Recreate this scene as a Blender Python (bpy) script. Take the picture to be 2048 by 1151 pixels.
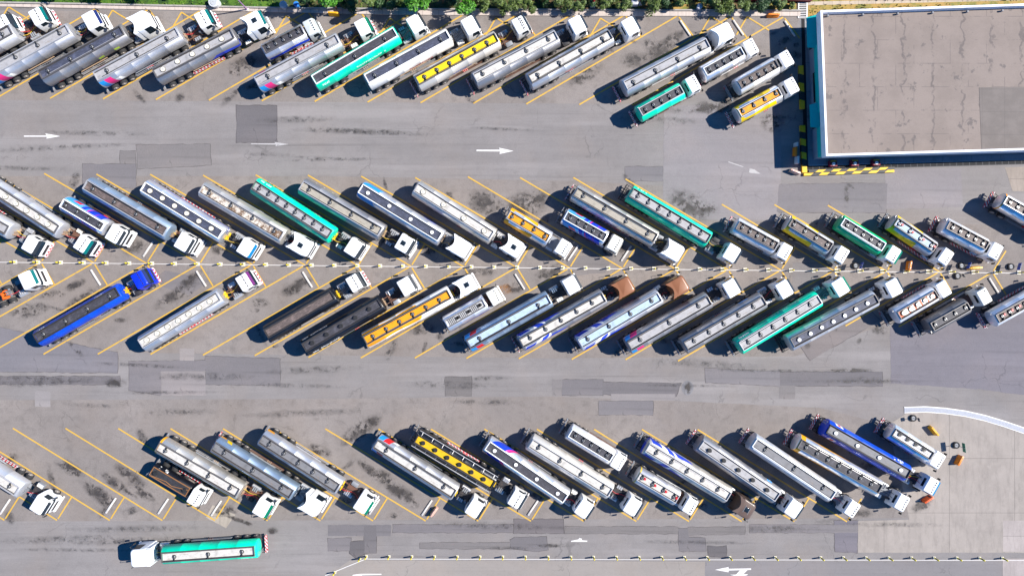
import bpy, bmesh, math, random
from mathutils import Vector, Matrix
R_ = math.radians
random.seed(7)
for o in list(bpy.data.objects): bpy.data.objects.remove(o)
scene = bpy.context.scene
col = scene.collection

# ------------------------------------------------------------------ camera, sky, sun
S, H = 14.5, 92.0                    # photo pixels per metre on the ground, drone height
def P(px, py, z=0.0):                # photo pixel of a point at height z -> world x, y
    k = (H - z) / H / S
    return Vector(((px - 1024) * k, (575.5 - py) * k))
cam = bpy.data.objects.new("camera", bpy.data.cameras.new("camera"))
col.objects.link(cam)
cam.location = (0, 0, H)
cam.data.sensor_width = 36
cam.data.lens = 18 * H / (1024 / S)
cam.data.clip_end = 2000
scene.camera = cam
SUN_EL, SUN_AZ = 42.5, 9.0           # sun to the east, a little north
w = bpy.data.worlds.new("World"); scene.world = w; w.use_nodes = True
nt = w.node_tree
sky = nt.nodes.new("ShaderNodeTexSky"); sky.sky_type = 'NISHITA'; sky.sun_disc = False
sky.sun_elevation = R_(SUN_EL); sky.sun_rotation = R_(90 - SUN_AZ)
sky.altitude = 3000; sky.air_density = 1.0; sky.dust_density = 0.1; sky.ozone_density = 7.0
bg = nt.nodes["Background"]; bg.inputs[1].default_value = 0.08
tint = nt.nodes.new("ShaderNodeMix"); tint.data_type = 'RGBA'; tint.blend_type = 'MULTIPLY'; tint.inputs[0].default_value = 1
tint.inputs[7].default_value = (.2, .92, 1.25, 1)          # deep clear tropical sky
nt.links.new(sky.outputs[0], tint.inputs[6]); nt.links.new(tint.outputs[2], bg.inputs[0])
sun = bpy.data.objects.new("sun", bpy.data.lights.new("sun", 'SUN'))
col.objects.link(sun)
sun.data.energy = 5.0; sun.data.angle = R_(0.5); sun.data.color = (1.0, 0.95, 0.87)
d = Vector((math.cos(R_(SUN_AZ)) * math.cos(R_(SUN_EL)), math.sin(R_(SUN_AZ)) * math.cos(R_(SUN_EL)), math.sin(R_(SUN_EL))))
sun.rotation_euler = d.to_track_quat('Z', 'Y').to_euler()
scene.view_settings.view_transform = 'Standard'
scene.view_settings.look = 'None'
scene.view_settings.exposure = 0.95
scene.view_settings.gamma = 1

# ------------------------------------------------------------------ materials
def srgb(r, g, b):
    f = lambda c: (c / 255 / 12.92) if c <= 10 else ((c / 255 + 0.055) / 1.055) ** 2.4
    return (f(r), f(g), f(b), 1)
class N:                              # small node helper
    def __init__(s, name):
        s.m = bpy.data.materials.new(name); s.m.use_nodes = True
        s.t = s.m.node_tree; s.b = s.t.nodes["Principled BSDF"]
        s.tc = s.t.nodes.new("ShaderNodeTexCoord")
    def n(s, typ, **kw):
        o = s.t.nodes.new(typ)
        for k, v in kw.items(): setattr(o, k, v)
        return o
    def l(s, a, b): s.t.links.new(a, b)
    def math(s, op, a, b=0.0, c=None):
        o = s.n("ShaderNodeMath", operation=op)
        for i, v in enumerate((a, b) if c is None else (a, b, c)):
            if hasattr(v, 'is_linked') or hasattr(v, 'links'): s.l(v, o.inputs[i])
            else: o.inputs[i].default_value = v
        return o.outputs[0]
    def noise(s, scale, detail=4, rough=.6, stretch=None, src='Object'):
        o = s.n("ShaderNodeTexNoise"); o.inputs['Scale'].default_value = scale
        o.inputs['Detail'].default_value = detail; o.inputs['Roughness'].default_value = rough
        v = s.tc.outputs[src]
        if stretch:
            mp = s.n("ShaderNodeMapping"); mp.inputs['Scale'].default_value = stretch
            s.l(v, mp.inputs[0]); v = mp.outputs[0]
        s.l(v, o.inputs['Vector']); return o.outputs[0]
    def ramp(s, v, lo, hi):
        o = s.n("ShaderNodeMapRange"); o.clamp = True; o.interpolation_type = 'SMOOTHSTEP'
        o.inputs[1].default_value = lo; o.inputs[2].default_value = hi
        s.l(v, o.inputs[0]); return o.outputs[0]
    def mix(s, fac, a, b, blend='MIX'):
        o = s.n("ShaderNodeMix", data_type='RGBA', blend_type=blend)
        for i, v in ((0, fac), (6, a), (7, b)):
            if hasattr(v, 'links'): s.l(v, o.inputs[i])
            else: o.inputs[i].default_value = v
        return o.outputs[2]
    def base(s, c):
        if hasattr(c, 'links'): s.l(c, s.b.inputs['Base Color'])
        else: s.b.inputs['Base Color'].default_value = c
    def bump(s, v, strength, dist=.02):
        o = s.n("ShaderNodeBump"); o.inputs['Strength'].default_value = strength
        o.inputs['Distance'].default_value = dist
        s.l(v, o.inputs['Height']); s.l(o.outputs[0], s.b.inputs['Normal'])
def dim(c, k): return (c[0] * k, c[1] * k, c[2] * k, 1)
_mc = {}
def mat(name, c, rough=.5, metal=0.0, dirt=.25, scale=2.0, dcol=None):
    if name in _mc: return _mc[name]
    n = N(name); n.b.inputs['Roughness'].default_value = rough; n.b.inputs['Metallic'].default_value = metal
    f = n.ramp(n.noise(scale, 5, .65), .45, .75)
    f = n.math('MULTIPLY', f, dirt)
    n.base(n.mix(f, c, dcol or dim(c, .45)))
    _mc[name] = n.m; return n.m

def asphalt(name, c, streak=.25, blot=.25, warm=.0, stain=0.0, fine=.34):
    n = N(name); n.b.inputs['Roughness'].default_value = .92; n.b.inputs['Specular IOR Level'].default_value = .15
    s1 = n.ramp(n.noise(.35, 5, .6, (.06, 1.0, 1)), .35, .7)       # wheel tracks along the lanes
    s2 = n.ramp(n.noise(1.6, 4, .6, (.05, 1.0, 1)), .4, .7)
    b1 = n.ramp(n.noise(.09, 5, .65), .38, .68)
    b2 = n.ramp(n.noise(.8, 6, .7), .45, .72)
    g = n.ramp(n.noise(7.0, 4, .75), .32, .7)
    x = n.mix(n.math('MULTIPLY', s1, streak), c, dim(c, .62))
    x = n.mix(n.math('MULTIPLY', s2, streak * .7), x, dim(c, .7))
    x = n.mix(n.math('MULTIPLY', b1, blot), x, dim(c, 1.35))
    x = n.mix(n.math('MULTIPLY', b2, blot * .8), x, dim(c, .6))
    wv = n.ramp(n.noise(.16, 3, .5), .45, .7)
    x = n.mix(n.math('MULTIPLY', wv, .2), x, (c[0] * 1.12, c[1] * .98, c[2] * .84, 1))
    x = n.mix(n.math('MULTIPLY', g, fine), x, dim(c, .55))
    s3 = n.ramp(n.noise(1.0, 5, .7, (.025, 1.6, 1)), .56, .7)       # thin dark tyre streaks
    x = n.mix(n.math('MULTIPLY', s3, streak * 1.5), x, dim(c, .5))
    s4 = n.ramp(n.noise(1.0, 4, .6, (.02, .28, 1)), .52, .66)
    x = n.mix(n.math('MULTIPLY', s4, streak * 1.1), x, dim(c, 1.3))
    m2 = n.ramp(n.noise(2.6, 5, .8), .5, .72)
    x = n.mix(n.math('MULTIPLY', m2, .28), x, dim(c, .6))
    sp = n.ramp(n.noise(2.1, 6, .8), .67, .76)                      # small oil drips
    x = n.mix(n.math('MULTIPLY', sp, .45 + stain), x, dim(c, .28))
    v = n.n("ShaderNodeTexVoronoi", feature='DISTANCE_TO_EDGE'); v.inputs['Scale'].default_value = .16
    mp = n.n("ShaderNodeMapping"); n.l(n.tc.outputs['Object'], mp.inputs[0])
    nz = n.n("ShaderNodeTexNoise"); nz.inputs['Scale'].default_value = .6; nz.inputs['Detail'].default_value = 5
    n.l(n.tc.outputs['Object'], nz.inputs['Vector'])
    va = n.n("ShaderNodeVectorMath", operation='MULTIPLY_ADD'); n.l(nz.outputs['Color'], va.inputs[0]); va.inputs[1].default_value = (3, 3, 0)
    n.l(n.tc.outputs['Object'], va.inputs[2]); n.l(va.outputs[0], v.inputs['Vector'])
    ck = n.math('MULTIPLY', n.ramp(v.outputs['Distance'], .012, .002), n.ramp(n.noise(.12, 2), .5, .62))
    x = n.mix(n.math('MULTIPLY', ck, .4), x, dim(c, .4))
    n.base(x); n.bump(n.noise(30, 2), .15, .01)
    return n.m
def concrete(name, c, jx=9, jy=7.5):
    n = N(name); n.b.inputs['Roughness'].default_value = .9; n.b.inputs['Specular IOR Level'].default_value = .2
    x = n.mix(n.math('MULTIPLY', n.ramp(n.noise(.25, 6, .7), .38, .66), .5), c, dim(c, .66))
    x = n.mix(n.math('MULTIPLY', n.ramp(n.noise(1.3, 5, .75, (1, .22, 1)), .44, .7), .5), x, dim(c, .6))
    x = n.mix(n.math('MULTIPLY', n.ramp(n.noise(.5, 5, .7), .52, .7), .35), x, dim(c, 1.25))
    x = n.mix(n.math('MULTIPLY', n.ramp(n.noise(9, 3), .4, .8), .2), x, dim(c, .6))
    br = n.n("ShaderNodeTexBrick"); br.offset = 0; br.inputs['Scale'].default_value = 1
    br.inputs['Brick Width'].default_value = jx; br.inputs['Row Height'].default_value = jy
    br.inputs['Mortar Size'].default_value = .035; br.inputs['Mortar Smooth'].default_value = .3
    n.l(n.tc.outputs['Object'], br.inputs['Vector'])
    x = n.mix(n.math('MULTIPLY', br.outputs['Fac'], .65), x, dim(c, .35))
    n.base(x); n.bump(n.noise(25, 2), .1, .01); return n.m
def paint(name, c, wear=.45):
    n = N(name); n.b.inputs['Roughness'].default_value = .75
    t = n.ramp(n.noise(1.4, 8, .85), .53, .66)
    x = n.mix(n.math('MULTIPLY', t, wear), c, (.17, .155, .155, 1))
    n.base(n.mix(n.math('MULTIPLY', n.ramp(n.noise(7, 3), .45, .8), .25), x, dim(c, .6))); return n.m

A_C = (.195, .18, .18, 1)
M_GROUND = asphalt("asphalt", (.21, .195, .193, 1), streak=.34, blot=.3, stain=.15)
M_BAY = asphalt("bay_asphalt", (.2, .178, .168, 1), streak=.06, blot=.6, stain=.45, fine=.42)
M_LINE = paint("yellow_road_paint", (.5, .3, .04, 1), .95)
M_WLINE = paint("white_road_paint", (.6, .58, .57, 1), .3); M_THIN = paint("thin_white_paint", (.6, .58, .57, 1), .0)
M_CONC = concrete("concrete", (.295, .262, .238, 1))
M_KERB = concrete("kerb_stone", (.5, .43, .39, 1), 1.1, 30)

# ------------------------------------------------------------------ mesh building
class MB:
    def __init__(s): s.v, s.f, s.m = [], [], []
    def add(s, vs, fs, mi=0):
        o = len(s.v); s.v += [tuple(p) for p in vs]
        for f in fs: s.f.append([i + o for i in f]); s.m.append(mi)
    def box(s, x0, x1, y0, y1, z0, z1, mi=0, c=0.0):
        c = min(c, .49 * min(x1 - x0, y1 - y0))
        if c <= 0:
            vs = [(x, y, z) for z in (z0, z1) for x, y in ((x0, y0), (x1, y0), (x1, y1), (x0, y1))]
            s.add(vs, [(3, 2, 1, 0), (4, 5, 6, 7), (0, 1, 5, 4), (1, 2, 6, 5), (2, 3, 7, 6), (3, 0, 4, 7)], mi)
        else:                          # chamfered top and corners
            def ring(i, z): return [(x0 + i + c, y0 + i, z), (x1 - i - c, y0 + i, z), (x1 - i, y0 + i + c, z), (x1 - i, y1 - i - c, z), (x1 - i - c, y1 - i, z), (x0 + i + c, y1 - i, z), (x0 + i, y1 - i - c, z), (x0 + i, y0 + i + c, z)]
            s.loft([ring(0, z0), ring(0, z1 - c * .6), ring(c * .6, z1)], mi)
    def loft(s, rings, mi=0, cap0=True, cap1=True, closed=True):
        n = len(rings[0]); vs = [p for r in rings for p in r]; fs = []
        for i in range(len(rings) - 1):
            for j in range(n if closed else n - 1):
                k = (j + 1) % n
                fs.append((i * n + j, i * n + k, (i + 1) * n + k, (i + 1) * n + j))
        if cap0: fs.append(tuple(range(n - 1, -1, -1)))
        if cap1: fs.append(tuple((len(rings) - 1) * n + j for j in range(n)))
        s.add(vs, fs, mi)
    def cyl(s, p, q, r, n=12, mi=0, r2=None):
        p, q = Vector(p), Vector(q); a = (q - p).normalized()
        u = a.orthogonal().normalized(); v = a.cross(u)
        rings = []
        for c, rr in ((p, r), (q, r if r2 is None else r2)):
            rings.append([tuple(c + (u * math.cos(2 * math.pi * i / n) + v * math.sin(2 * math.pi * i / n)) * rr) for i in range(n)])
        s.loft(rings, mi)
    def tube(s, pts, r, n=6, mi=0):
        for a, b in zip(pts[:-1], pts[1:]): s.cyl(a, b, r, n, mi)
    def prism(s, poly, z0, z1, mi=0):
        s.loft([[(x, y, z0) for x, y in poly], [(x, y, z1) for x, y in poly]], mi)
    def mesh(s, name, mats, smooth=None):
        me = bpy.data.meshes.new(name); me.from_pydata(s.v, [], s.f)
        for m in (mats if isinstance(mats, (list, tuple)) else [mats]): me.materials.append(m)
        me.polygons.foreach_set('material_index', s.m)
        bm = bmesh.new(); bm.from_mesh(me); bmesh.ops.recalc_face_normals(bm, faces=bm.faces); bm.to_mesh(me); bm.free()
        if smooth:
            me.polygons.foreach_set('use_smooth', [True] * len(me.polygons)); me.set_sharp_from_angle(angle=R_(smooth))
        me.update(); return me
def link(name, me, parent=None, loc=(0, 0, 0), rz=0.0):
    o = bpy.data.objects.new(name, me); col.objects.link(o)
    o.location = loc; o.rotation_euler = (0, 0, rz)
    if parent: o.parent = parent
    return o
def tag(o, label, cat, group=None):
    o['label'] = label; o['category'] = cat
    if group: o['group'] = group
    return o
def empty(name, loc, rz=0.0):
    o = link(name, None, None, loc, rz); o.empty_display_size = .5; return o
def copy_tree(o, loc=None, rz=None):
    c = o.copy(); col.objects.link(c)
    if loc is not None: c.location = loc
    if rz is not None: c.rotation_euler = (0, 0, rz)
    def rec(a, b):
        for ch in list(a.children):
            d = ch.copy(); col.objects.link(d); d.parent = b; rec(ch, d)
    rec(o, c); return c
def structure(name, me, loc=(0, 0, 0), rz=0):
    o = link(name, me, None, loc, rz); o['kind'] = 'structure'; return o
_sheet = [0]
def sheet(name, pts, z, m, px=True):
    """flat polygon given in photo pixels, at height z"""
    ps = [P(*p) for p in pts] if px else pts
    c = sum((Vector((p[0], p[1])) for p in ps), Vector((0, 0))) / len(ps)
    _sheet[0] += 1; z += (_sheet[0] % 17) * .0002
    me = bpy.data.meshes.new(name)
    me.from_pydata([(p[0] - c.x, p[1] - c.y, 0) for p in ps], [], [list(range(len(ps)))])
    me.materials.append(m)
    if me.polygons[0].normal.z < 0: me.flip_normals()
    return structure(name, me, (c.x, c.y, z))
def strip(name, a, b, wd, z, m):
    a, b = P(*a), P(*b); d = (b - a).normalized(); n = Vector((-d.y, d.x)) * wd / 2
    return sheet(name, [a + n, b + n, b - n, a - n], z, m, px=False)

# ------------------------------------------------------------------ ground and paving
g = MB(); g.add([(-400, -300, 0), (400, -300, 0), (400, 300, 0), (-400, 300, 0)], [(0, 1, 2, 3)])
structure("ground", g.mesh("ground", M_GROUND))
def tone(k, tint=(1, 1, 1), **kw):
    key = "asphalt_patch_%.2f_%s" % (k, "_".join("%.2f" % t for t in tint))
    if key not in _mc: _mc[key] = asphalt(key, (A_C[0] * k * tint[0], A_C[1] * k * tint[1], A_C[2] * k * tint[2], 1), **kw)
    return _mc[key]
def rect(x0, y0, x1, y1): return [(x0, y0), (x1, y0), (x1, y1), (x0, y1)]
# parking strips (older, oil-soaked surface)
sheet("bay_paving", [(-80, 30), (120, 22), (560, 24), (1600, 32), (1565, 150), (1330, 205), (1240, 208), (0, 200), (-80, 200)], .002, M_BAY)
sheet("bay_paving", [(-80, 352), (640, 352), (1160, 362), (1330, 372), (1330, 440), (2130, 450), (2130, 640), (1780, 645), (1590, 712), (1100, 716), (-80, 700)], .002, M_BAY)
sheet("bay_paving", [(-80, 800), (640, 797), (1100, 792), (1330, 800), (1640, 815), (1780, 850), (1818, 1035), (-80, 1042)], .002, M_BAY)
BL = (.99, 1.0, 1.05)
for pts, k, t in [
    (rect(473, 211, 554, 285), .68, BL), (rect(165, 328, 272, 376), .82, BL), (rect(240, 302, 271, 327), .85, (1, 1, 1)),
    ([(273, 290), (420, 288), (422, 330), (275, 338)], .88, (1, 1, 1)),
    (rect(1250, 333, 1326, 362), .86, BL), ([(1328, 212), (1562, 205), (1562, 362), (1555, 440), (1326, 438)], 1.14, (1, 1, 1.03)),
    ([(1558, 368), (1775, 366), (1772, 425), (1553, 424)], .9, BL), ([(1770, 340), (1922, 336), (1926, 414), (1772, 418)], 1.12, (1, 1, 1.04)),
    ([(1780, 655), (1800, 636), (2130, 600), (2130, 800), (1960, 778), (1782, 766)], .86, (.97, .98, 1.1)),
    (rect(1560, 743, 1765, 771), .74, BL), (rect(1558, 770, 1590, 797), .9, (1, 1, 1)), (rect(1124, 758, 1206, 790), .78, BL),
    ([(1205, 763), (1362, 766), (1352, 792), (1205, 788)], .72, BL), ([(1410, 736), (1560, 742), (1560, 772), (1412, 764)], .9, BL),
    (rect(1198, 801, 1306, 829), .84, BL), (rect(890, 753, 943, 791), .72, (1, 1, 1)), (rect(1104, 758, 1124, 792), .92, (1, 1, 1)),
    (rect(323, 742, 411, 790), 1.14, (1.02, 1, 1)), ([(411, 712), (560, 716), (560, 770), (411, 768)], .8, BL),
    (rect(70, 781, 101, 813), 1.2, (1, 1, 1)), (rect(359, 696, 389, 722), 1.22, (1.02, 1, .98)), ([(-60, 640), (160, 690), (235, 705), (235, 745), (-60, 742)], .86, (.97, 1, 1.1)),
    ([(258, 722), (411, 720), (411, 742), (322, 742), (322, 790), (258, 780)], .86, (1, 1, 1.05)),
    (rect(1028, 1037, 1127, 1065), .7, (1, .98, 1.02)), ([(1020, 1079), (1030, 1073), (1092, 1072), (1096, 1098), (1075, 1102), (1022, 1096)], .74, BL),
    (rect(656, 1048, 782, 1071), .76, BL), (rect(728, 1050, 753, 1105), .68, BL), ([(700, 1082), (729, 1080), (729, 1106), (712, 1114), (698, 1104)], .58, BL),
    (rect(786, 1048, 1026, 1064), .82, (1, 1, 1.05)), ([(1357, 1055), (1376, 1055), (1378, 1073), (1410, 1074), (1412, 1102), (1358, 1101)], .76, BL),
    (rect(1416, 1091, 1453, 1112), .58, BL), ([(1668, 1040), (1716, 1040), (1714, 1104), (1670, 1102)], .78, (.97, .98, 1.12)),
    (rect(1376, 1053, 1490, 1068), .82, (1, 1, 1)), (rect(0, 752, 240, 768), .76, (1, 1, 1.05)), (rect(656, 1075, 702, 1100), .84, (1, 1, 1.04)),
    (rect(1500, 1048, 1716, 1064), .9, (1, 1, 1.04)), (rect(840, 1084, 1020, 1096), .86, (1, 1, 1)), (rect(1130, 1052, 1356, 1066), .84, (1, 1, 1)),
    ([(645, 596), (780, 560), (800, 600), (690, 640)], .9, (1.05, 1, .97)), ([(1575, 655), (1730, 610), (1760, 640), (1620, 720)], .86, (1.03, 1, 1)),
    (rect(1585, 524, 1668, 640), .93, (1, 1, 1)), ([(1130, 512), (1230, 508), (1210, 545), (1140, 552)], .84, (1, 1, 1)),
    (rect(60, 128, 150, 170), .95, (1, 1, 1)), ([(365, 30), (400, 26), (430, 60), (380, 70)], .8, (1, 1, 1)), ([(330, 540), (420, 560), (380, 590), (300, 565)], .82, (1, 1, 1.03))]:
    rp, rs_ = [], random.Random(len(pts) * 31 + int(pts[0][0]))
    for (xa, ya), (xb, yb) in zip(pts, pts[1:] + pts[:1]):
        nn = max(2, int(math.hypot(xb - xa, yb - ya) / 9))
        for q in range(nn): rp.append((xa + (xb - xa) * q / nn + rs_.uniform(-.8, .8), ya + (yb - ya) * q / nn + rs_.uniform(-.8, .8)))
    if k < 1 and rs_.random() < .75:
        cx, cy = sum(q[0] for q in rp) / len(rp), sum(q[1] for q in rp) / len(rp)
        sm = [(x + math.copysign(1.3, x - cx) * rs_.uniform(.2, 1.2), y + math.copysign(1.3, y - cy) * rs_.uniform(.2, 1.2)) for x, y in rp]
        sheet("patch_seam", sm, .0045, tone(k * .66, (1, .98, 1)))
    sheet("asphalt_patch", rp, .009, tone(k, t))
sheet("asphalt_patch", [(1375 + 12 * math.cos(i * .524), 775 + 15 * math.sin(i * .524)) for i in range(12)], .013, tone(1.12, (.94, 1, 1.06)))
sheet("asphalt_patch", rect(1222, 787, 1350, 800), .013, tone(1.16, (1, 1, 1)))
# concrete apron, lower right, and the lower road
curve = [(1775, 850), (1812, 826), (1850, 822), (1890, 823), (1925, 828), (1965, 835), (2005, 846), (2048, 860), (2130, 895)]
sheet("concrete_apron", curve + [(2130, 1104), (1716, 1104), (1716, 1041), (1818, 1038), (1800, 950)], .010, M_CONC)
sheet("concrete_apron", rect(2006, 1040, 2130, 1102), .014, concrete("pale_concrete", (.34, .3, .285, 1)))
sheet("concrete_apron", rect(2005, 1116, 2130, 1240), .014, concrete("pale_concrete_road", (.33, .29, .28, 1)))
sheet("concrete_apron", [(425, 1009), (471, 1028), (452, 1055), (412, 1034)], .010, concrete("light_concrete", (.34, .3, .26, 1), 30, 30))
sheet("concrete_apron", [(2010, 335), (2130, 330), (2130, 385), (2025, 382)], .010, concrete("tan_concrete", (.28, .24, .21, 1), 30, 30))
sheet("road", [(700, 1119), (1410, 1122), (1408, 1240), (560, 1240), (640, 1160)], .006, asphalt("lower_road", (.25, .226, .21, 1), streak=.2, blot=.2, fine=.15))
sheet("road", [(1410, 1122), (2004, 1121), (2004, 1240), (1408, 1240)], .006, asphalt("lower_road_grey", (.19, .178, .182, 1), streak=.25, blot=.2, fine=.15))

# oil stains: irregular soaked-in spots
def oil_mat(name, c, dens):
    n = N(name); n.b.inputs['Roughness'].default_value = .7; n.base(c)
    ln = n.n("ShaderNodeVectorMath", operation='LENGTH'); n.l(n.tc.outputs['Object'], ln.inputs[0])
    rad = n.ramp(ln.outputs['Value'], 1.0, .1)
    gp = n.n("ShaderNodeNewGeometry")
    def nz(s, lo, hi):
        o = n.n("ShaderNodeTexNoise"); o.inputs['Scale'].default_value = s; o.inputs['Detail'].default_value = 5; o.inputs['Roughness'].default_value = .6
        n.l(gp.outputs['Position'], o.inputs['Vector']); return n.ramp(o.outputs[0], lo, hi)
    soft = n.math('MULTIPLY', nz(.55, .36, .6), .62)
    blob = n.math('MULTIPLY', nz(1.5, .5, .62), .85)
    spot = n.math('MULTIPLY', nz(4.2, .6, .68), .75)
    a = n.math('MULTIPLY', rad, n.math('ADD', soft, n.math('ADD', blob, spot)))
    a = n.math('MINIMUM', n.math('MULTIPLY', a, dens), .9)
    n.l(a, n.b.inputs['Alpha']); return n.m
M_OIL = oil_mat("oil_stain", (.042, .036, .034, 1), 1.0); M_OIL3 = oil_mat("tyre_smear", (.06, .055, .055, 1), .38); M_OIL2 = oil_mat("faint_oil_stain", (.055, .049, .048, 1), .75)
M_RUSTS = oil_mat("rust_stain", (.28, .12, .03, 1), 1.0)
def stain(px, py, rx, ry, ang, m):
    g = MB(); n = 20
    g.add([(math.cos(i / n * 6.2832), math.sin(i / n * 6.2832), 0) for i in range(n)], [tuple(range(n))])
    _sheet[0] += 1
    p = P(px, py); o = structure("oil_stain", g.mesh("oil_stain", m), (p.x, p.y, .018 + (_sheet[0] % 40) * .0002), R_(ang))
    o.scale = (rx / S, ry / S, 1); return o
for a in [(1325, 100, 45, 22, 25), (1300, 90, 20, 16, 0), (1345, 80, 40, 16, 35), (1270, 120, 35, 20, 0), (1170, 150, 50, 18, 30), (1445, 210, 45, 20, 25), (1410, 215, 30, 15, 0), (1545, 245, 30, 25, 0),
          (490, 130, 45, 25, 20), (470, 145, 15, 9, 0), (520, 170, 40, 12, 10), (970, 405, 45, 32, -20), (1050, 410, 50, 34, 0), (1080, 395, 26, 20, 0), (1030, 420, 30, 18, 0), (1380, 410, 60, 30, -30), (1420, 415, 25, 15, 0),
          (270, 494, 28, 18, 20), (440, 500, 25, 12, 0), (860, 500, 22, 14, 0), (1240, 500, 22, 16, 0), (150, 570, 30, 11, 25), (120, 588, 14, 8, 0), (170, 600, 60, 20, 30), (60, 620, 50, 18, 10), (240, 640, 16, 7, 0), (380, 560, 40, 12, 35), (350, 590, 60, 16, 30),
          (600, 570, 35, 18, 30), (580, 580, 25, 14, 20), (520, 605, 22, 12, 0), (510, 620, 12, 6, 0), (550, 690, 9, 7, 0), (1030, 575, 24, 14, 0), (990, 590, 20, 12, 10), (840, 655, 40, 18, 0), (960, 545, 40, 12, 0), (1100, 545, 40, 20, 20),
          (850, 600, 30, 14, 0), (20, 915, 20, 14, 0), (140, 935, 40, 16, -30), (195, 985, 45, 18, -35), (230, 965, 40, 14, -35), (260, 950, 50, 14, -35), (285, 985, 45, 12, -35), (215, 1000, 25, 16, 0), (720, 860, 60, 20, 35), (745, 845, 30, 12, 40), (770, 955, 30, 16, -35), (740, 940, 45, 12, -40), (810, 990, 45, 18, -40), (785, 975, 30, 14, -40), (450, 1020, 30, 16, 0), (1075, 990, 20, 12, 0), (1400, 1010, 18, 12, 0),
          (545, 1060, 14, 10, 0), (1720, 1025, 40, 10, 0), (1700, 740, 60, 6, 0), (1845, 1010, 30, 14, 20), (1850, 965, 18, 8, 0), (1760, 660, 20, 12, 0), (60, 755, 80, 7, 0), (230, 765, 26, 12, 0), (1100, 1090, 50, 5, 0), (1015, 1095, 90, 5, 0),
          (480, 1040, 40, 6, -20), (640, 900, 30, 14, -20), (690, 1000, 20, 10, 0), (1375, 775, 13, 16, 0), (787, 1030, 10, 8, 0)]:
    stain(*a, M_OIL if a[2] < 61 else M_OIL3)
for i in range(120):                       # drips from the engines, scattered in the bays
    row = random.choice([(60, 200), (355, 510), (560, 705), (860, 1035)])
    stain(random.uniform(0, 1750), random.uniform(*row), random.uniform(6, 34), random.uniform(4, 13), random.uniform(0, 180), M_OIL2)
for i in range(40):
    stain(random.uniform(0, 1800), random.choice([random.uniform(215, 345), random.uniform(720, 830), random.uniform(1045, 1105)]), random.uniform(60, 200), random.uniform(4, 12), random.uniform(-3, 3), M_OIL3)
stain(1012, 578, 26, 13, 10, M_RUSTS)

# painted bay lines
mid = lambda x: 523.5 + .0105 * x
LW = .19
for i in range(-1, 19):
    x = 82 + 105.7 * i; y = mid(x); j = lambda a: a + random.uniform(-2, 2)
    k = 1.0 if x < 1640 else .72
    if x < 1900: strip("bay_line", (x, y), (j(x - 310 * k), j(y - 182 * k)), LW, .024, M_LINE)
    strip("bay_line", (x + 2, y - 3), (x + 27, y - 43), LW, .029, M_LINE)
    k = 1.0 if x < 1700 else .6
    strip("bay_line", (x - 4, y + 2), (j(x - 311 * k), j(y + 179 * k)), LW, .024, M_LINE)
    strip("bay_line", (x + 2, y + 3), (x + 27, y + 44), LW, .029, M_LINE)
for i in range(-1, 17):
    x = 9 + 105.3 * i; y = 1039 + .0018 * x
    strip("bay_line", (x, y), (x - 300 + random.uniform(-6, 6), y - 184), LW, .024, M_LINE)
    strip("bay_line", (x + 2, y - 3), (x + 29, y - 46), LW, .029, M_LINE)
for i in range(-2, 15):
    x = 85 + 105.8 * i; y = 14 + .012 * x if x > 0 else 14
    y = min(y + 2, 35)
    strip("bay_line", (x, y), (x - 302, y + 176), LW, .024, M_LINE)
    strip("bay_line", (x + 3, y + 2), (x + 33, y + 42), LW, .029, M_LINE)
for x, y in [(17, 14), (225, 21), (363, 25), (572, 32), (779, 37), (992, 36), (1201, 37), (1421, 33), (1494, 34)]:
    strip("bay_line", (x, y), (x - 21, y + 36), LW, .027, M_LINE)
    strip("bay_line", (x, y), (x + 44, y + 27), LW, .032, M_LINE)
strip("edge_line", (-20, mid(0) + .4), (2130, mid(2130) + 1), .075, .034, M_THIN)
strip("edge_line", (728, 1116.5), (2130, 1119.5), .07, .034, M_THIN)
strip("edge_line", (735, 1115), (650, 1150), .09, .034, M_WLINE)
def arrow(pts, m=M_WLINE):
    sheet("lane_arrow", pts, .020, m)
M_FADE = paint("faded_white_paint", (.36, .345, .345, 1), 1.0)
arrow([(48, 271.2), (93, 271.2), (91, 267), (121, 272.5), (93, 277.5), (94, 273.6), (48, 273.6)])
arrow([(953, 299.5), (1000, 299.5), (998, 295.5), (1027, 302), (999, 308), (1000, 303), (953, 302.5)])
arrow([(502, 286.5), (551, 286.5), (549, 284), (577, 288.5), (551, 292.5), (552, 289.5), (502, 288.5)], M_FADE)
arrow([(1457, 322.8), (1487, 333), (1486.4, 334.6), (1456.4, 324.6)], M_FADE); arrow([(1499, 337), (1509, 339), (1521, 347.5), (1508, 347), (1498, 345)], M_FADE)
arrow([(1430, 1138), (1457, 1132.5), (1457, 1136), (1502, 1135.2), (1502, 1138.2), (1495, 1138.4), (1487, 1146.5), (1496, 1147), (1494, 1149), (1477, 1152), (1460, 1148), (1472, 1147.5), (1480, 1138.8), (1457, 1139.5), (1457, 1143)])
arrow([(706, 1148), (722, 1146), (763, 1146), (763, 1148), (724, 1149), (722, 1155), (700, 1160)])
arrow([(1142, 1080.5), (1158, 1077), (1158, 1074.5), (1164, 1076), (1163, 1079), (1175, 1080), (1174, 1082.2), (1142, 1082.2)])

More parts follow.
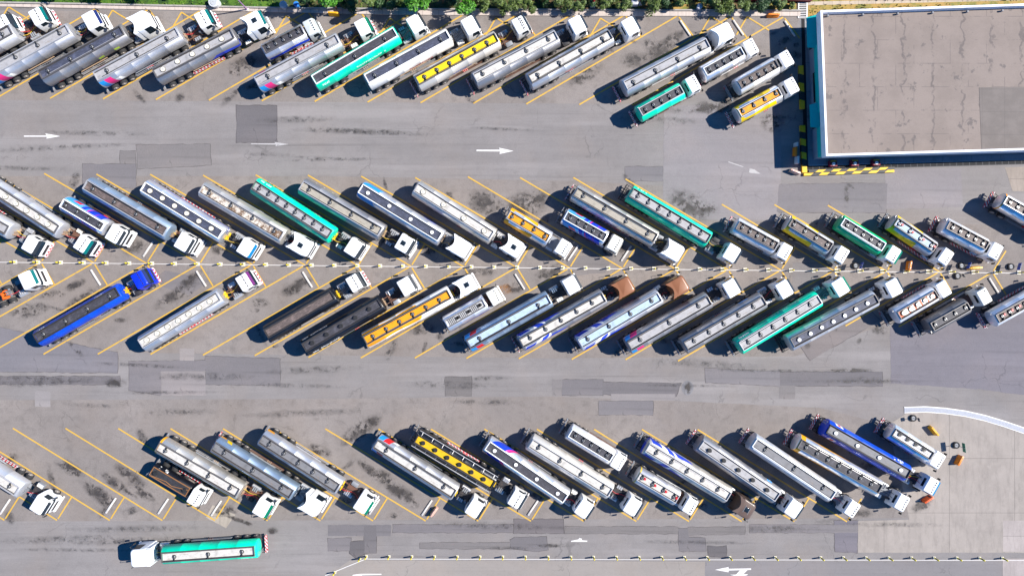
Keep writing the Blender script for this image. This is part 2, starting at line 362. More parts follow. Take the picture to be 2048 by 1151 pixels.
# ------------------------------------------------------------------ tanker trucks
def metal(name, c, rough=.36, metallic=.78):
    n = N(name); n.b.inputs['Metallic'].default_value = metallic
    t = n.ramp(n.noise(.8, 5, .65, (1, 3, 3)), .4, .75)
    x = n.mix(n.math('MULTIPLY', t, .3), c, dim(c, .6))
    s = n.ramp(n.noise(2.5, 5, .7, (2.5, .3, .3)), .52, .8)        # run-off streaks down the shell
    n.base(n.mix(n.math('MULTIPLY', s, .35), x, (c[0] * .5, c[1] * .46, c[2] * .42, 1)))
    n.l(n.math('MULTIPLY_ADD', t, .2, rough), n.b.inputs['Roughness']); return n.m
COLS = dict(silver=(.60, .60, .62, 1), dull=(.38, .37, .375, 1), cream=(.64, .60, .54, 1), bright=(.84, .84, .86, 1), dark=(.2, .19, .19, 1),
            green=(.0, .5, .3, 1), green2=(.0, .42, .17, 1), blue=(.004, .055, .46, 1), black=(.005, .006, .01, 1), orange=(.75, .3, .005, 1),
            lblue=(.34, .44, .55, 1), white=(.72, .70, .66, 1), teal=(.0, .62, .37, 1), yellow=(.7, .48, .0, 1),
            pink=(.72, .02, .17, 1), sky=(.01, .25, .6, 1), red=(.65, .012, .015, 1), royal=(.01, .04, .42, 1), purple=(.12, .02, .3, 1), amber=(.75, .34, .0, 1), lime=(.3, .42, .05, 1), azure=(.05, .28, .62, 1), brown=(.2, .08, .04, 1))
METALLIC = {'silver', 'dull', 'cream', 'bright', 'dark', 'lblue'}
def tank_material(key, c, patches, L):
    if not patches and key in _mc: return _mc[key]
    if c in METALLIC: m = metal("tank_" + c, COLS[c], .3 if c == 'bright' else .46, {'bright': .5, 'cream': .45, 'silver': .62}.get(c, .7))
    else:
        m = mat("tank_paint_" + c, COLS[c], .35, 0, .25, 1.2).copy(); m.name = "tank_paint_" + c
    if not patches: _mc[key] = m; return m
    n = N("livery_" + c); bpy.data.materials.remove(n.m)
    n = N.__new__(N); n.m = m; n.t = m.node_tree; n.b = n.t.nodes["Principled BSDF"]; n.tc = n.t.nodes.new("ShaderNodeTexCoord")
    x = n.b.inputs['Base Color'].links[0].from_socket
    sp = n.n("ShaderNodeSeparateXYZ"); n.l(n.tc.outputs['Object'], sp.inputs[0])
    ay = n.math('ABSOLUTE', sp.outputs[1]); met = None
    for (pc, x0, x1, sl, z0, z1, side) in patches:
        u = n.math('ADD', n.math('MULTIPLY_ADD', sp.outputs[2], -sl, L / 2 + 3 * sl), sp.outputs[0])
        f = n.math('MULTIPLY', n.math('GREATER_THAN', u, x0), n.math('LESS_THAN', u, x1))
        zz = n.math('ADD', sp.outputs[2], n.math('MULTIPLY', n.math('SINE', n.math('MULTIPLY', u, 1.1)), .08))
        f = n.math('MULTIPLY', f, n.math('MULTIPLY', n.math('GREATER_THAN', zz, z0), n.math('LESS_THAN', zz, z1)))
        if side: f = n.math('MULTIPLY', f, n.math('GREATER_THAN', sp.outputs[1], .4) if side > 0 else n.math('LESS_THAN', sp.outputs[1], -.4))
        x = n.mix(f, x, COLS[pc]); met = f if met is None else n.math('MAXIMUM', met, f)
    n.l(x, n.b.inputs['Base Color'])
    if c in METALLIC: n.l(n.math('MULTIPLY', n.math('SUBTRACT', 1, met), .78), n.b.inputs['Metallic'])
    return m
def deck_material(c):
    k = "deck_" + c
    if k in _mc: return _mc[k]
    base = dict(pale=(.33, .325, .335, 1), white=(.5, .48, .45, 1), dark=(.035, .034, .042, 1), black=(.02, .02, .024, 1), grey=(.17, .17, .18, 1), beige=(.33, .30, .25, 1), brown=(.085, .065, .06, 1),
                yellow=(.74, .52, .0, 1), amber=(.6, .37, .0, 1), orange=(.72, .28, .0, 1), lblue=(.36, .47, .6, 1), rust=(.5, .45, .38, 1), navy=(.04, .045, .07, 1), red=(.5, .12, .05, 1), steel=(.13, .15, .18, 1), grill=(.5, .5, .51, 1), slots=(.66, .65, .64, 1))[c]
    n = N(k); n.b.inputs['Roughness'].default_value = .65
    if c == 'rust':
        t = n.ramp(n.noise(1.1, 5, .7), .42, .62); x = n.mix(t, (.6, .55, .48, 1), (.13, .07, .035, 1))
    else:
        x = n.mix(n.math('MULTIPLY', n.ramp(n.noise(1.3, 6, .7), .45, .7), .55), base, dim(base, .5) if base[0] > .1 else dim(base, 2.6))
        x = n.mix(n.math('MULTIPLY', n.ramp(n.noise(4.5, 4, .7, (.4, 1.5, 1)), .5, .72), .5), x, (base[0] * .4, base[1] * .36, base[2] * .3, 1) if base[0] > .1 else dim(base, 3.6))
        if base[0] > .1: x = n.mix(n.math('MULTIPLY', n.ramp(n.noise(.9, 4, .7), .58, .72), .45), x, (.2, .13, .07, 1))
    n.base(x); _mc[k] = n.m; return n.m
M_TYRE = mat("tyre_rubber", (.018, .018, .02, 1), .85, 0, .4, 3, (.06, .055, .05, 1)); M_RIM = mat("wheel_steel", (.34, .31, .28, 1), .5, .3, .5, 4)
M_FRAME = mat("chassis_black", (.022, .022, .026, 1), .7, 0, .5, 2, (.09, .06, .045, 1)); M_RUST = mat("chassis_rust", (.12, .055, .035, 1), .8, 0, .5, 2)
M_GLASS = mat("cab_glass", (.012, .02, .028, 1), .08, 0, .0); M_RUBBER = mat("black_rubber", (.02, .02, .02, 1), .6)
M_ALU = mat("aluminium", (.55, .55, .56, 1), .38, .6, .3, 3); M_RAIL = mat("coaming_metal", (.48, .47, .48, 1), .45, .4, .35, 3)
M_RAILD = mat("coaming_dark", (.13, .12, .12, 1), .5, .3, .3, 3)
M_TAN = mat("tan_box", (.32, .22, .14, 1), .7); M_GREY = mat("grey_box", (.2, .21, .23, 1), .6); M_REDP = mat("red_plastic", (.55, .012, .02, 1), .4)
M_AMBER = mat("amber_lamp", (.7, .25, .01, 1), .3); M_LENS = mat("headlight_lens", (.6, .62, .65, 1), .15); M_YEL = mat("yellow_metal", (.7, .45, .01, 1), .5)
def chevron(name, a, b, sc):
    n = N(name); n.b.inputs['Roughness'].default_value = .5
    sp = n.n("ShaderNodeSeparateXYZ"); n.l(n.tc.outputs['Object'], sp.inputs[0])
    v = n.math('FRACT', n.math('MULTIPLY', n.math('ADD', n.math('ADD', sp.outputs[1], sp.outputs[0]), sp.outputs[2]), sc))
    n.base(n.mix(n.math('GREATER_THAN', v, .5), a, b)); return n.m
M_CHEV = chevron("red_white_chevron", (.5, .015, .03, 1), (.62, .6, .6, 1), 2.0)
M_BARS = dict(dark=M_FRAME, pale=M_GREY, chev=M_CHEV, rust=M_RUST)
CABP = {k: mat("cab_paint_" + k, c, .3, 0, .16, 1.5) for k, c in dict(white=(.82, .82, .82, 1), cream=(.78, .76, .68, 1), blue=(.006, .03, .62, 1), grey=(.5, .54, .55, 1), copper=(.23, .095, .045, 1), bronze=(.11, .075, .06, 1)).items()}
VIS = {k: mat("visor_" + k, c, .3) for k, c in dict(teal=(.0, .11, .11, 1), blue=(.0, .14, .32, 1), purple=(.12, .01, .12, 1), dark=(.02, .025, .03, 1), navy=(.01, .02, .1, 1), green=(.0, .13, .07, 1)).items()}
_me = {}
def cached(key, fn):
    if key not in _me: _me[key] = fn()
    return _me[key]
def tyre_mesh(wd):
    g = MB(); r = .5; n = 22; rings = []
    for y, rr in ((-wd / 2, r * .62), (-wd / 2, r * .92), (-wd / 2 + .05, r), (wd / 2 - .05, r), (wd / 2, r * .92), (wd / 2, r * .62)):
        rings.append([(rr * math.cos(6.2832 * i / n), y, rr * math.sin(6.2832 * i / n)) for i in range(n)])
    g.loft(rings, 0); return g.mesh("wheel", M_TYRE, 40)
def rim_mesh(wd):
    g = MB(); n = 20; rings = []
    for y, rr in ((wd / 2 - .12, .12), (wd / 2 - .03, .14), (wd / 2 - .03, .1), (wd / 2 - .02, .09)): pass
    for y, rr in ((wd / 2 + .004, .32), (wd / 2 + .015, .29), (wd / 2 + .006, .24), (wd / 2 + .004, .14), (wd / 2 + .06, .11), (wd / 2 + .07, .05)):
        rings.append([(rr * math.cos(6.2832 * i / n), y, rr * math.sin(6.2832 * i / n)) for i in range(n)])
    g.loft(rings, 0, cap0=False); return g.mesh("rim", M_RIM, 40)
def wheel(t, x, side, dual=True):
    wd = .56 if dual else .3
    o = link("wheel", cached(("ty", wd), lambda: tyre_mesh(wd)), t, (x, side * (1.2 - wd / 2), .52), 0 if side > 0 else math.pi)
    link("rim", cached(("rim", wd), lambda: rim_mesh(wd)), o)

def shell_pts(a, b, zc, dw, n=30, e=2.35):
    t0 = math.acos((dw / a) ** (e / 2))                            # where the deck cuts the shell
    pts = []
    for i in range(n + 1):
        t = t0 + (-math.pi - 2 * t0) * i / n                       # from the +y coaming down and round
        c, s = math.cos(t), math.sin(t)
        pts.append((a * math.copysign(abs(c) ** (2 / e), c), zc + b * math.copysign(abs(s) ** (2 / e), s)))
    return pts
GEO = dict(s=(1.22, 1.13, 2.12, .62), r=(1.16, 1.02, 2.0, .56), k=(1.0, .85, 1.75, .62))
def tank_mesh(kind, L, m):
    a, b, zc, dw = GEO[kind]; pts = shell_pts(a, b, zc, dw); g = MB(); rings = []
    st = [(-L / 2 - .1, .55), (-L / 2 - .075, .86), (-L / 2 - .03, .965), (-L / 2 + .04, 1)]
    k = max(3, int(L / 2.2))
    for i in range(1, k):
        x = -L / 2 + L * i / k
        st += [(x - .05, 1), (x - .03, 1.006), (x + .03, 1.006), (x + .05, 1)]
    st += [(-x, s) for x, s in st[3::-1]]
    for x, s in st: rings.append([(x, y * s, zc + (z - zc) * s) for y, z in pts])
    g.loft(rings); return g.mesh("tank", m, 35), pts[0][1]
def manhole_mesh(style, dw, flip):
    g = MB(); M = [M_RUBBER, M_ALU, CABP['white'], M_REDP, mat("pale_lid", (.62, .57, .47, 1), .5), mat("dome_black", (.02, .02, .022, 1), .5)]
    f = flip
    if style in 'pw':
        q = 1 if style == 'p' else .8; g.cyl((0, 0, 0), (0, 0, .05), .36 * q, 16, 0); g.cyl((0, 0, .05), (0, 0, .16), .31 * q, 18, 4 if style == 'p' else 2); g.cyl((0, 0, .16), (0, 0, .19), .07, 8, 1)
        g.box(-.07, .07, f * .3 - .06, f * .3 + .08, .03, .14, 0)
    elif style == 'b':
        g.cyl((0, 0, 0), (0, 0, .2), .29, 14, 5); g.cyl((0, 0, .2), (0, 0, .26), .2, 12, 5); g.box(-.3, .3, -.05, .05, .2, .29, 0)
    else:
        lid = 1 if style in 'cr' else 0
        g.cyl((0, 0, 0), (0, 0, .07), .27, 16, 0); g.cyl((0, 0, .07), (0, 0, .17), .19, 14, lid if style != 'd' else 1, .16)
        g.cyl((0, 0, .17), (0, 0, .21), .09, 8, 0); g.box(-.05, .05, -.28, .28, .1, .2, 0)
        g.cyl((-.18, 0, .14), (.18, 0, .14), .04, 6, 0)
        g.box(-.05, .05, min(.2 * f, f * (dw - .05)), max(.2 * f, f * (dw - .05)), .04, .17, 0)
        g.cyl((0, f * (dw - .16), .02), (0, f * (dw - .16), .25), .08, 8, 0)
        if style == 'r': g.cyl((.34, .08, 0), (.34, .08, .25), .19, 12, 3, .15)
    return g.mesh("manhole", M, 40)
def rrect(x0, x1, hw, rf, rr, n=4):
    pts = []
    for cx, cy, r, a0 in ((x1 - rf, -hw + rf, rf, -90), (x1 - rf, hw - rf, rf, 0), (x0 + rr, hw - rr, rr, 90), (x0 + rr, -hw + rr, rr, 180)):
        for i in range(n + 1):
            a = R_(a0 + 90 * i / n); pts.append((cx + r * math.cos(a), cy + r * math.sin(a)))
    return pts
CAB = dict(o=dict(D=1.6, H=2.75, f=.55, W=2.3, rf=.22), m=dict(D=1.75, H=3.05, f=.32, W=2.42, rf=.3), e=dict(D=1.95, H=3.6, f=.28, W=2.46, rf=.42), r=dict(D=1.45, H=2.85, f=.3, W=2.28, rf=.2))
def cab_levels(p):
    D, Hc, f, hw, rf = p['D'], p['H'], p['f'], p['W'] / 2, p['rf']
    return [(.55, -D - .05, f - .04, hw - .04, rf), (.75, -D - .05, f, hw, rf), (1.2, -D - .05, f, hw, rf), (1.75, -D - .05, f - .02, hw, rf),
            (Hc - .42, -D, .14, hw - .06, rf), (Hc - .16, -D + .01, .03, hw - .09, rf), (Hc - .05, -D + .05, -.05, hw - .14, rf), (Hc, -D + .16, -.2, hw - .26, rf * .9)]
def cab_at(p, z):
    lv = cab_levels(p)
    for a, b in zip(lv[:-1], lv[1:]):
        if a[0] <= z <= b[0]:
            t = (z - a[0]) / (b[0] - a[0]); return [a[i] + (b[i] - a[i]) * t for i in range(5)]
    return lv[-1]
def cab_mesh(st, c):
    p = CAB[st]; g = MB()
    g.loft([[(x, y, z) for x, y in rrect(x0, x1, hw, rf, .1)] for z, x0, x1, hw, rf in cab_levels(p)])
    if st == 'o':                                                  # raised roof ribs of the older cabs
        for y in (-.6, -.2, .2, .6): g.box(-p['D'] + .3, -.65, y - .03, y + .03, p['H'] - .02, p['H'] + .015)
    return g.mesh("cab", CABP[c], 40)
def windscreen_mesh(st):
    p = CAB[st]; g = MB(); rows = []
    for z in (1.85, p['H'] - .24):
        _, x0, x1, hw, rf = cab_at(p, z); pts = rrect(x0, x1, hw, rf, .1)[1:9]
        rows.append([(x + .012 + .004, y * 1.006, z) for x, y in pts])
    rows = [rows[0], rows[1]]; n = len(rows[0])
    g.add(rows[0] + rows[1], [(i, i + 1, n + i + 1, n + i) for i in range(n - 1)])
    return g.mesh("windscreen", M_GLASS, 50)
def side_window_mesh(st, s):
    p = CAB[st]; g = MB(); q = []
    for z, xa, xb in ((1.85, -p['D'] * .62, -.02), (p['H'] - .3, -p['D'] * .6, -.18)):
        hw = cab_at(p, z)[3] + .012; q += [(xa, s * hw, z), (xb, s * hw, z)]
    g.add(q, [(0, 1, 3, 2)]); return g.mesh("side_window", M_GLASS)
def mirror_mesh(st, s):
    p = CAB[st]; g = MB(); y = s * (p['W'] / 2 + .2)
    g.tube([(.12, s * p['W'] / 2 * .97, p['H'] - .55), (.24, y, p['H'] - .5), (.24, y, 1.7)], .025, 6); g.box(.19, .31, y - .12, y + .12, 1.72, 2.28, 0, .04)
    return g.mesh("mirror", M_RUBBER, 40)
def fairing_mesh(c):
    p = CAB['e']; D, Hc, hw = p['D'], p['H'], p['W'] / 2; g = MB()
    n = 10; arc = [(-D - .62 + .6 * math.cos(math.pi / 2 * (2 * i / n - 1)), (hw - .1) * (2 * i / n - 1)) for i in range(n + 1)]
    g.prism([(-D + .25, hw - .2)] + arc[::-1] + [(-D + .25, -hw + .2)], Hc - .3, Hc + .02)
    for s in (-1, 1): g.box(-D - .6, -D - .04, s * (hw - .1) - .03, s * (hw - .1) + .03, 1.1, Hc - .3)
    return g.mesh("roof_fairing", CABP[c], 40)

def add_cab(t, st, c, x, y, opt, visor='dark'):
    p = CAB[st]
    cab = link("cab", cached(("cab", st, c), lambda: cab_mesh(st, c)), t, (x, y, 0))
    link("windscreen", cached(("ws", st), lambda: windscreen_mesh(st)), cab)
    for s in (-1, 1):
        link("side_window", cached(("sw", st, s), lambda: side_window_mesh(st, s)), cab)
        link("mirror", cached(("mi", st, s), lambda: mirror_mesh(st, s)), cab)
    def vis():
        g = MB(); z = p['H'] - .14; g.loft([[(-.02, -1, z), (.34, -.98, z - .2), (.34, .98, z - .2), (-.02, 1, z)], [(-.02, -1, z + .03), (.34, -.98, z - .17), (.34, .98, z - .17), (-.02, 1, z + .03)]])
        return g.mesh("sun_visor", VIS[visor])
    if st in 'om' or visor != 'dark': link("sun_visor", cached(("vis", st, visor), vis), cab)
    def lights():
        g = MB()
        for i in range(5): g.box(-.42, -.26, -.66 + .33 * i - .07, -.66 + .33 * i + .07, p['H'] - .01, p['H'] + .09, 0, .02)
        return g.mesh("roof_lights", M_RUBBER)
    if st == 'r' or 'l' in opt: link("roof_lights", cached(("rl", st), lights), cab)
    def seam():
        g = MB(); g.box(-.62, -.55, -.98, .98, p['H'] - .03, p['H'] + .02)
        for i in range(4): g.box(-.68, -.5, -.7 + .45 * i - .05, -.7 + .45 * i + .05, p['H'] - .02, p['H'] + .05)
        return g.mesh("roof_seam", M_RUBBER)
    if st == 'o' and 'n' not in opt: link("roof_seam", cached(("seam", st), seam), cab)
    if 'h' in opt:
        def hatch():
            g = MB(); g.box(-1.25, -.65, -.32, .32, p['H'] - .02, p['H'] + .05, 0, .05); g.box(-1.3, -1.25, -.5, .5, p['H'], p['H'] + .03, 1); g.box(-.62, -.57, -.5, .5, p['H'], p['H'] + .03, 1)
            return g.mesh("roof_hatch", [M_GLASS, M_GREY], 40)
        link("roof_hatch", cached(("hatch", st), hatch), cab)
    if 'v' in opt:                                                 # two roof ribs
        def ribs():
            g = MB()
            for s in (-1, 1): g.box(-1.0, -.45, s * .45 - .03, s * .45 + .03, p['H'] - .01, p['H'] + .04)
            return g.mesh("roof_rib", M_GREY)
        link("roof_rib", cached(("ribs", st), ribs), cab)
    if st == 'e': link("roof_fairing", cached(("fair", c), lambda: fairing_mesh(c)), cab)
    def rw():
        g = MB(); xx = -p['D'] - .02; g.box(xx - .02, xx, -.6, .6, p['H'] - .95, p['H'] - .45); return g.mesh("rear_window", M_GLASS)
    if st != 'e': link("rear_window", cached(("rw", st), rw), cab)
    def bump():
        g = MB(); g.box(p['f'] - .1, p['f'] + .14, -p['W'] / 2 + .02, p['W'] / 2 - .02, .38, .74, 0, .06); g.box(p['f'] - .02, p['f'] + .02, -.8, .8, 1.0, 1.5, 1); return g.mesh("bumper", [M_CHEV if st == 'o' else CABP['white'], M_FRAME], 40)
    b = link("bumper", cached(("bump", st), bump), t, (x, y, 0))
    def hl():
        g = MB(); g.box(p['f'] + .135, p['f'] + .16, -.16, .16, .5, .66); return g.mesh("headlight", M_LENS)
    for s in (-1, 1): link("headlight", cached(("hl", st), hl), b, (0, s * .85, 0))
    return cab
def tractor(t, xr, xf, fr, gap0, gap1, rs, yc=0):
    """tractor chassis from xr (rear) to xf, with the gear between tank and cab in gap0..gap1"""
    g = MB()
    for s in (-1, 1): g.box(xr, xf, s * .42 - .06 + yc, s * .42 + .06 + yc, .72, .98)
    for i in range(5): x = xr + .3 + (xf - xr - .6) * i / 4; g.box(x - .06, x + .06, -.36 + yc, .36 + yc, .75, .92)
    link("chassis", g.mesh("chassis", M_RUST if fr == 'rust' else M_FRAME), t)
    gp = gap1 - gap0
    if gp > .5:
        mid_ = (gap0 + gap1) / 2
        g = MB(); a = gap0 + .25 * gp
        g.box(a, gap1 - .15, -.5 + yc, .5 + yc, .985, 1.02); g.box(gap1 - .5, gap1 - .12, -.75 + yc, .75 + yc, 1.02, 1.06); g.box(a, a + .08, -.9 + yc, .9 + yc, .95, 1.05)
        link("deck_plate", g.mesh("deck_plate", M_RUST if fr == 'rust' else (M_GREY if rs.random() < .2 else M_FRAME)), t)
        s = rs.choice((-1, 1)); g = MB()
        g.box(mid_ - .5, mid_ + .45, s * .86 - .3, s * .86 + .3, .5, 1.0, 0, .05)
        if rs.random() < .6:
            for i in range(3): g.box(mid_ - .42 + .29 * i, mid_ - .2 + .29 * i, s * .86 - .22, s * .86 + .22, 1.0, 1.05, 1)
        link("battery_box", g.mesh("battery_box", [rs.choice([M_GREY, M_FRAME, M_ALU, M_FRAME]), rs.choice([M_ALU, CABP['cream']])], 40), t)
        g = MB(); g.cyl((mid_ - .7, -s * .86, .74), (mid_ + .55, -s * .86, .74), .3, 14); link("fuel_tank", g.mesh("fuel_tank", M_ALU, 40), t)
        g = MB()
        for i in range(3): g.cyl((mid_ - .35 + .26 * i, -s * .95, 1.1), (mid_ - .35 + .26 * i, -s * .35, 1.1), .1, 8)
        link("air_tank", g.mesh("air_tank", rs.choice([M_ALU, M_GREY, M_GREY]), 40), t)
        if rs.random() < .7:
            g = MB(); xx = gap1 - .45; g.cyl((xx, s * .55, 1.06), (xx, s * .55, 1.85), .14, 10); link("air_filter", g.mesh("air_filter", rs.choice([M_FRAME, M_GREY, M_RUBBER]), 40), t)
        for k, hm in enumerate(rs.sample([M_REDP, M_YEL, M_RUBBER, M_RUBBER, M_FRAME], 2)):
            g = MB(); y0 = -.25 + .4 * k; pts = []
            for i in range(9):
                u = i / 8; pts.append((gap1 + .02 - u * (gp + .1), y0 + .2 * math.sin(u * 6 + k), 1.75 - .55 * math.sin(u * math.pi)))
            g.tube(pts, .028, 6); link("air_hose", g.mesh("air_hose", hm, 60), t)
        g = MB(); g.box(gap0 - .12, gap0 + .12, -.55, .55, 1.05, 1.2); g.box(gap0 + .1, gap0 + .22, -.45, -.35, 1.1, 2.2); g.box(gap0 + .1, gap0 + .22, .0, .1, 1.1, 2.2)
        for i in range(4): g.box(gap0 + .13, gap0 + .19, -.4, .05, 1.25 + .25 * i, 1.31 + .25 * i)
        link("ladder", g.mesh("ladder", rs.choice([M_ALU, M_TAN, M_YEL, M_GREY])), t)
def lettering(t, tank, L, kind, x0, x1, side, lo, hi, m, seed):
    """rows of small marks following the curve of the shell"""
    rs = random.Random(seed); a, b, zc, dw = GEO[kind]; e = 2.35; g = MB()
    def q(al):
        c, s = math.cos(al), math.sin(al); return (side * a * abs(c) ** (2 / e) * 1.012, zc + b * math.copysign(abs(s) ** (2 / e), s) * 1.012)
    x = x0
    while x < x1:
        wd = rs.uniform(.14, .26)
        if rs.random() < .85:
            for (u0, u1, v0, v1) in rs.sample([(0, .25, 0, 1), (.75, 1, 0, 1), (0, 1, .75, 1), (0, 1, 0, .25), (0, 1, .4, .6)], 3):
                al, bl = lo + (hi - lo) * v0, lo + (hi - lo) * v1; p, r = q(al), q(bl)
                g.add([(x + wd * u0, *p), (x + wd * u1, *p), (x + wd * u1, *r), (x + wd * u0, *r)], [(0, 1, 2, 3)])
        x += wd + .09
    link("lettering", g.mesh("lettering", m), tank)

SWOOSH = [('sky', 0, .75, -.35, 0, 3.05, 0), ('pink', .75, 1.75, -.45, 0, 3.1, 0), ('white', 1.75, 2.6, -.5, 1.9, 2.6, 0)]
SWOOSHR = [('sky', 0, .75, -.35, 0, 3.05, 0), ('red', .75, 1.7, -.45, 0, 3.1, 0), ('white', 1.7, 2.5, -.5, 2.0, 2.6, 0)]
WAVE = [('white', .3, 4.2, .2, 0, 3.1, 0), ('royal', .4, 2.0, .9, 0, 3.05, 0), ('royal', 2.9, 3.9, 1.2, 0, 3.05, 0), ('royal', 4.4, 7.0, 1.5, 0, 2.85, 0)]
BLUES = [('azure', 0, 2.4, -.5, 0, 3.3, 0), ('royal', 2.4, 5.6, -.6, 0, 3.3, 0), ('red', .7, 1.7, -1.0, 2.3, 2.72, 0), ('purple', 4.5, 4.7, -.6, 0, 3.3, 0), ('pink', 3.3, 3.45, -.6, 0, 2.8, 0), ('azure', 3.0, 3.2, -.6, 0, 3.3, 0)]
LOWBLUE = [('royal', .2, 99, 0, 1.85, 2.35, 0)]
YBAND = [('yellow', 0, .5, 0, 0, 3.3, 0), ('yellow', 0, 4.0, -.25, 0, 2.74, 0)]
